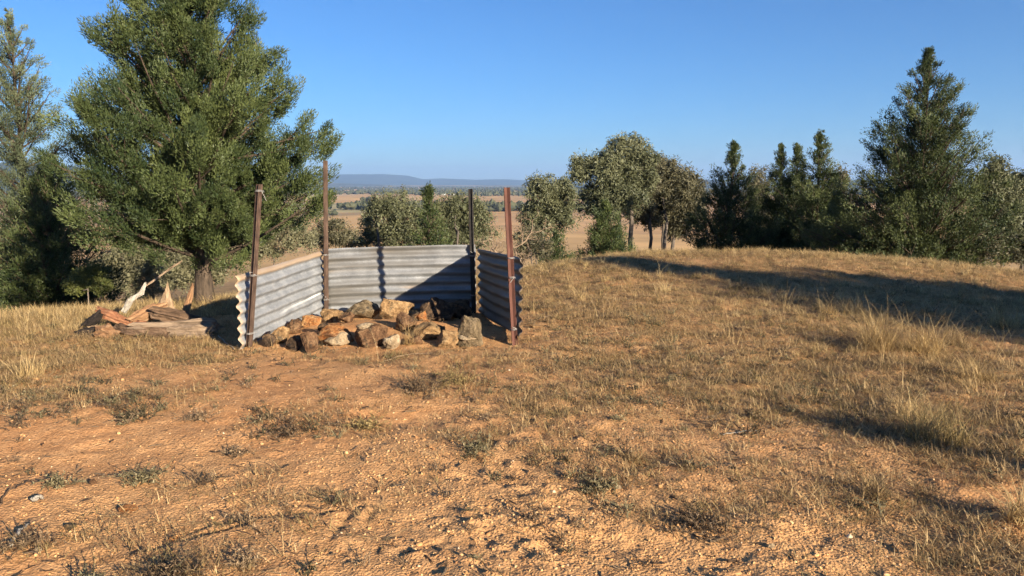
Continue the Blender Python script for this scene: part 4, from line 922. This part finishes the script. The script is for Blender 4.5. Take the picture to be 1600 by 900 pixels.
def scatter(name, protos, X, Y, scl, rot, idx, label, cat, zoff=0.0, z=None):
    cname = bpy.data.collections.new(name + '_kinds')
    for i, (me, mt) in enumerate(protos):
        if not me.materials: me.materials.append(mt)
        cname.objects.link(bpy.data.objects.new('%s_kind_%02d' % (name, i), me))
    Z = height(X, Y) + zoff if z is None else z
    me = bpy.data.meshes.new(name); me.vertices.add(len(X)); me.vertices.foreach_set('co', np.stack([X, Y, Z], 1).astype(np.float32).ravel())
    a = me.attributes.new('rot', 'FLOAT_VECTOR', 'POINT'); a.data.foreach_set('vector', np.asarray(rot, np.float32).ravel())
    a = me.attributes.new('scl', 'FLOAT_VECTOR', 'POINT'); a.data.foreach_set('vector', np.asarray(scl, np.float32).ravel())
    a = me.attributes.new('idx', 'INT', 'POINT'); a.data.foreach_set('value', np.asarray(idx, np.int32))
    o = link(name, me)
    g = bpy.data.node_groups.new(name + '_scatter', 'GeometryNodeTree')
    g.interface.new_socket('Geometry', in_out='INPUT', socket_type='NodeSocketGeometry'); g.interface.new_socket('Geometry', in_out='OUTPUT', socket_type='NodeSocketGeometry')
    gi = g.nodes.new('NodeGroupInput'); go = g.nodes.new('NodeGroupOutput')
    ip = g.nodes.new('GeometryNodeInstanceOnPoints'); ci = g.nodes.new('GeometryNodeCollectionInfo')
    ci.inputs[0].default_value = cname; ci.inputs['Separate Children'].default_value = True; ci.inputs['Reset Children'].default_value = True
    def na(nm, t):
        n = g.nodes.new('GeometryNodeInputNamedAttribute'); n.data_type = t; n.inputs[0].default_value = nm; return n.outputs[0]
    g.links.new(gi.outputs[0], ip.inputs['Points']); g.links.new(ci.outputs[0], ip.inputs['Instance']); ip.inputs['Pick Instance'].default_value = True
    g.links.new(na('idx', 'INT'), ip.inputs['Instance Index'])
    er = g.nodes.new('FunctionNodeEulerToRotation'); g.links.new(na('rot', 'FLOAT_VECTOR'), er.inputs[0]); g.links.new(er.outputs[0], ip.inputs['Rotation'])
    g.links.new(na('scl', 'FLOAT_VECTOR'), ip.inputs['Scale']); g.links.new(ip.outputs[0], go.inputs[0])
    md = o.modifiers.new('scatter', 'NODES'); md.node_group = g
    return tag(o, label, cat, kind='stuff')
RG = np.random.default_rng(77)
def sample(n, dens, rmin=1.5, rmax=19, amax=44, pw=1.0):
    """points on the knoll, thinned by dens(x, y)"""
    az = np.radians(RG.uniform(-amax, amax, n)); r = (rmin**pw + (rmax**pw - rmin**pw)*RG.uniform(0, 1, n))**(1/pw)
    x = r*np.sin(az); y = r*np.cos(az); k = RG.uniform(0, 1, n) < dens(x, y)
    return x[k], y[k]
pen = np.array([P_FL[:2], P_BL[:2], P_BR[:2], P_FR[:2]])
def in_pen(x, y):
    t = np.clip((y - P_FL[1])/(P_BL[1]-P_FL[1]), 0, 1); xl = P_FL[0] + (P_BL[0]-P_FL[0])*t; xr = P_FR[0] + (P_BR[0]-P_FR[0])*t
    return (y > P_FL[1]+0.1) & (y < P_BL[1]+0.2) & (x > xl-0.1) & (x < xr+0.1)
def uni(n, lo, hi): s_ = RG.uniform(lo, hi, n); return np.stack([s_]*3, 1)
def rotz(n, tilt=0.12): return np.stack([RG.normal(0, tilt, n), RG.normal(0, tilt, n), RG.uniform(0, 2*pi, n)], 1)

# short dry litter grass
pr = [(blade_mesh('litter_%d' % i, np.random.default_rng(900+i), [dict(n=30, h=0.055, spread=0.07, width=0.0035, lean=1.15, curve=0.35), dict(n=6, h=0.08, spread=0.05, width=0.003, lean=0.6, curve=0.6)]), G_DRY if i else G_GREEN) for i in range(6)]
x, y = sample(60000, lambda x, y: np.clip(cover(x, y)*1.05 - 0.07, 0, 1)*(1-0.6*in_pen(x, y)), 1.6, 17.5, pw=1.25)
s_ = RG.uniform(0.6, 1.5, len(x))
scatter('litter_grass', pr, x, y, np.stack([s_, s_, s_*RG.uniform(.6, 1.1, len(x))], 1), rotz(len(x)), RG.integers(0, 6, len(x)), 'short dry grass and litter over the knoll', 'grass')
# taller dry grass: crest, under the big pine, around the wood pile
pr = [(blade_mesh('dry_%d' % i, np.random.default_rng(930+i), [dict(n=34, h=0.17, spread=0.06, width=0.0045, lean=0.35, curve=0.7), dict(n=14, h=0.08, spread=0.08, width=0.004, lean=0.9, curve=0.5)]), (G_STRAW, G_STRAW, G_DRY, G_GREEN)[i % 4]) for i in range(8)]
def tall(x, y):
    r = np.hypot(x, y); az = np.arctan2(x, y); rc = np.interp(az, AZK, RCK)
    d = sstep(-3.2, 0.2, r-rc)*0.65*(1 - 0.0*r)
    d = d + blobs(x, y, [(60,480,140,26,.7),(340,440,60,18,.9),(150,550,140,20,.15),(1400,520,130,40,.40),(1500,590,130,50,.25),(1300,470,150,25,.25),(930,440,150,20,.20),(1580,470,100,40,.4)])
    return np.clip(d*(0.75 + 0.9*fbm(x*0.9, y*0.9, 3, 61)), 0, 1)*(1 - in_pen(x, y))
x, y = sample(42000, tall, 2.5, 22, pw=1.6)
s_ = RG.uniform(0.35, 0.95, len(x))*(1 + 0.25*((x < -3) & (y > 9.5)))*np.where(np.hypot(x, y) < 9, 0.8, 1.0)
scatter('dry_grass', pr, x, y, np.stack([s_]*3, 1), rotz(len(x), .1), RG.integers(0, 8, len(x)), 'taller dry straw-coloured grass on the crest and under the pine', 'grass')
# sprigs
pr = [(sprig_mesh('sprig_%d' % i, np.random.default_rng(960+i), 9, 0.09, 0.08, 0.016, 9, 0.8), G_HERB if i % 2 else G_TWIG) for i in range(6)]
hb = lambda x, y: np.clip(0.10 + blobs(x, y, [(80,620,140,30,.6),(130,650,120,25,.4),(300,640,90,25,.35),(430,650,80,25,.4),(600,640,90,25,.3),(940,740,70,25,.6),(740,690,60,20,.4),(230,730,40,20,.3),(1000,560,200,60,.35),(1300,640,200,60,.3),(1050,800,100,25,.25),(300,880,120,25,.3)]), 0, 1)*np.clip(0.6 + 1.4*fbm(x*1.4, y*1.4, 3, 63), 0, 1)*(1 - in_pen(x, y))
x, y = sample(7500, hb, 1.7, 12, pw=1.2)
scatter('ground_sprigs', pr, x, y, uni(len(x), 0.5, 1.3), rotz(len(x), .2), RG.integers(0, 6, len(x)), 'small grey-green and brown sprigs dotted over the bare soil', 'sprigs')
# loose straw lying flat
pr = [(blade_mesh('straw_%d' % i, np.random.default_rng(980+i), [dict(n=3, h=0.22, spread=0.03, width=0.004, lean=1.50, curve=0.05)]), G_STRAW) for i in range(4)]
x, y = sample(7000, lambda x, y: np.clip(0.10 + 0.4*cover(x, y), 0, 1), 1.7, 11, pw=1.2)
scatter('loose_straw', pr, x, y, uni(len(x), 0.4, 1.2), rotz(len(x), .04), RG.integers(0, 4, len(x)), 'dry straw stems lying flat on the soil', 'straw', 0.008)
# dark twig and bark bits
def bit_mesh(i):
    rg = np.random.default_rng(1200+i); mb = MB(); P = np.cumsum(np.concatenate([[[-0.5, 0, 0]], np.stack([np.full(4, .25), rg.normal(0, .07, 4), rg.normal(0, .05, 4)], 1)]), 0); mb.tube(P, np.array([.05, .06, .05, .045, .03])*rg.uniform(.7, 1.3), 5, True); return mb.mesh('bit')
pr = [(bit_mesh(i), (W_BRN, W_GRY, W_BRN, W_TAN)[i % 4]) for i in range(8)]
x, y = sample(9000, lambda x, y: np.clip(0.35 + 0.5*cover(x, y), 0, 1)*np.clip(0.6 + 1.2*fbm(x*1.1, y*1.1, 3, 69), 0.05, 1), 1.6, 10, pw=1.15)
s_ = 0.025 + 0.06*RG.uniform(0, 1, len(x))**2.5
scatter('twig_litter', pr, x, y, np.stack([s_, s_, s_], 1), rotz(len(x), .18), RG.integers(0, 8, len(x)), 'small broken twigs and bark bits over the soil', 'twigs', 0.006)
# seed stalks
pr = [(blade_mesh('stalk_%d' % i, np.random.default_rng(990+i), [dict(n=4, h=0.42, spread=0.05, width=0.0030, lean=0.25, curve=0.5)]), G_STRAW) for i in range(4)]
x, y = sample(1500, lambda x, y: np.clip(blobs(x, y, [(1350,500,220,60,.8),(1450,640,200,90,.6),(1000,470,200,40,.3),(620,545,60,10,.5),(100,500,160,30,.4)]), 0, 1)*0.6, 2.2, 15, pw=1.4)
scatter('seed_stalks', pr, x, y, uni(len(x), 0.5, 1.2), rotz(len(x), .15), RG.integers(0, 4, len(x)), 'thin tall dry seed stalks', 'grass')
# gravel
def mat_gravel():
    m, nt, ns, ls, p = nodes('gravel')
    oi = ns.new('ShaderNodeObjectInfo'); r = ramp(ns, [(0.0, (0.26, 0.13, 0.06)), (0.3, (0.42, 0.225, 0.095)), (0.6, (0.53, 0.31, 0.14)), (0.95, (0.60, 0.385, 0.19)), (0.995, (0.56, 0.44, 0.30))]); ls.new(oi.outputs['Random'], r.inputs[0])
    ls.new(r.outputs[0], p.inputs['Base Color']); p.inputs['Roughness'].default_value = 0.95; p.inputs['Specular IOR Level'].default_value = 0.1
    return m
M_GRAV = mat_gravel(); pr = []
for i in range(6):
    V, F = rock_mesh(1.0, 0.85, 0.6, 600+i, 7, 1, 0.2); pr.append((mesh_np('gravel_%d' % i, V, [F]), M_GRAV))
gd = lambda x, y: np.clip((0.25 + blobs(x, y, [(900,830,420,90,.8),(1250,860,300,100,.9),(700,760,300,70,.5),(1000,650,250,60,.5),(150,800,130,60,.6),(620,690,110,25,.6),(1100,600,200,40,.3)]))*(0.7 + 0.8*fbm(x*1.2, y*1.2, 3, 65)), 0, 1)*(1-0.5*np.clip(cover(x, y), 0, 1))
x, y = sample(70000, gd, 1.6, 9.5, pw=1.15)
s_ = 0.003 + 0.006*RG.uniform(0, 1, len(x))**3.0 + 0.012*(RG.uniform(0, 1, len(x)) > 0.985)*RG.uniform(.4, 1, len(x))
scatter('gravel', pr, x, y, np.stack([s_]*3, 1), rotz(len(x), .5), RG.integers(0, 6, len(x)), 'loose ochre gravel over the bare soil', 'gravel', 0.001)

# tussocks and low shrubs that stand out singly
def tussock(px, py, wpx, hpx, mat, seed, label, n=170, lean=0.35, curve=0.8):
    b = gp(px, py); b[2] = hz(b[0], b[1]); k = np.linalg.norm(b)/FPX; h = hpx*k*0.92; w = wpx*k*0.5
    me = blade_mesh('grass_tussock', np.random.default_rng(seed), [dict(n=n, h=h, spread=w*0.55, width=0.0045, lean=lean, curve=curve), dict(n=n//2, h=h*0.55, spread=w*0.8, width=0.004, lean=0.8, curve=0.6)])
    tag(link('grass_tussock', me, mat, None, tuple(b)), label, 'grass tussock', 'tussocks standing out of the grass')
TU = [(1372,545,90,80,G_STRAW,701,'largest straw tussock at the right, left one of the tall pair',300), (1445,550,80,70,G_STRAW,702,'straw tussock just right of the largest one',260), (1335,492,60,40,G_STRAW,703,'straw tussock on the edge of the long shadow, behind the largest',200),
 (1293,496,34,34,G_STRAW,704,'narrow bright straw tuft left of the big tussocks',110), (1570,505,70,45,G_STRAW,705,'reddish straw tussock at the right edge near the shadow',200), (1520,592,60,46,G_STRAW,706,'yellow tuft with a green base right of the big tussocks',150),
 (1462,690,140,66,G_GREEN,707,'wide green-grey tussock low on the right',420), (1595,820,70,60,G_STRAW,708,'dry tussock cut by the right edge near the bottom',160), (1362,775,60,50,G_DRY,709,'thin dry tuft on the gravel at the lower right',90),
 (1420,655,60,60,G_STRAW,710,'upright straw stems behind the wide green tussock',110), (48,585,60,40,G_STRAW,711,'yellow grass tuft at the left edge of the bare soil',140), (640,540,34,46,G_STRAW,712,'straw tuft growing in front of the fireplace rocks',80),
 (1035,458,50,22,G_STRAW,713,'straw tuft on the flat right of the windbreak',110), (905,470,24,34,G_STRAW,714,'thin straw tuft near the red-brown picket side',60), (620,555,60,18,G_GREEN,715,'low green grass at the foot of the fireplace',120),
 (990,715,50,36,G_DRY,716,'dry tuft on the soil right of the middle',100), (1490,535,60,44,G_DRY,717,'brownish tussock right behind the yellow tuft',170)]
for (px, py, w, h, mt, sd_, lab, n) in TU: tussock(px, py, w, h, mt, sd_, lab, n)
def low_shrub(px, py, wpx, hpx, mat, seed, label, n=40):
    b = gp(px, py); b[2] = hz(b[0], b[1]); k = np.linalg.norm(b)/FPX
    me = sprig_mesh('low_shrub', np.random.default_rng(seed), n, hpx*k*0.85, wpx*k*0.6, 0.016, 12, 0.9)
    tag(link('low_shrub', me, mat, None, tuple(b)), label, 'shrub', 'low sprigs standing out of the bare soil')
for (px, py, w, h, mt, sd_, lab, n) in [(228,745,60,40,G_HERB,751,'round dark sprig bush alone on bare soil at the left',60), (90,755,50,26,G_HERB,752,'small sprig bush left of the round one',36), (650,612,80,42,G_TWIG,753,'grey twiggy bush in the middle distance',70),
  (715,600,80,40,G_GREEN,754,'greenish bush joined to the grey twiggy one',70), (572,665,60,34,G_GREEN,755,'green-brown bush left below the twiggy one',56), (448,675,70,34,G_TWIG,756,'dark brown twiggy bush on the soil',56), (305,655,50,28,G_TWIG,757,'brown twiggy bush nearest the silver sheet side',40),
  (370,705,44,26,G_TWIG,758,'small brown sprig between the two tyre-marked patches',32), (742,708,76,30,G_HERB,759,'grey-green bush in the centre of the soil',60), (935,760,100,34,G_HERB,760,'silvery sprigs around the white pebbles',80), (270,898,110,50,G_TWIG,761,'dark twiggy bush at the bottom edge, left',80),
  (45,850,60,40,G_TWIG,762,'dark twigs beside the pale stick',44), (380,880,50,34,G_TWIG,763,'small dark twigs at the bottom edge',40), (1090,820,120,34,G_TWIG,764,'dark low mat of twigs at the lower right of centre',80), (215,655,60,26,G_HERB,765,'grey-green sprigs on the left soil below the grass',50), (660,508,60,22,G_TWIG,766,'reddish dry sprigs among the fireplace rocks',60)]:
    low_shrub(px, py, w, h, mt, sd_, lab, n)
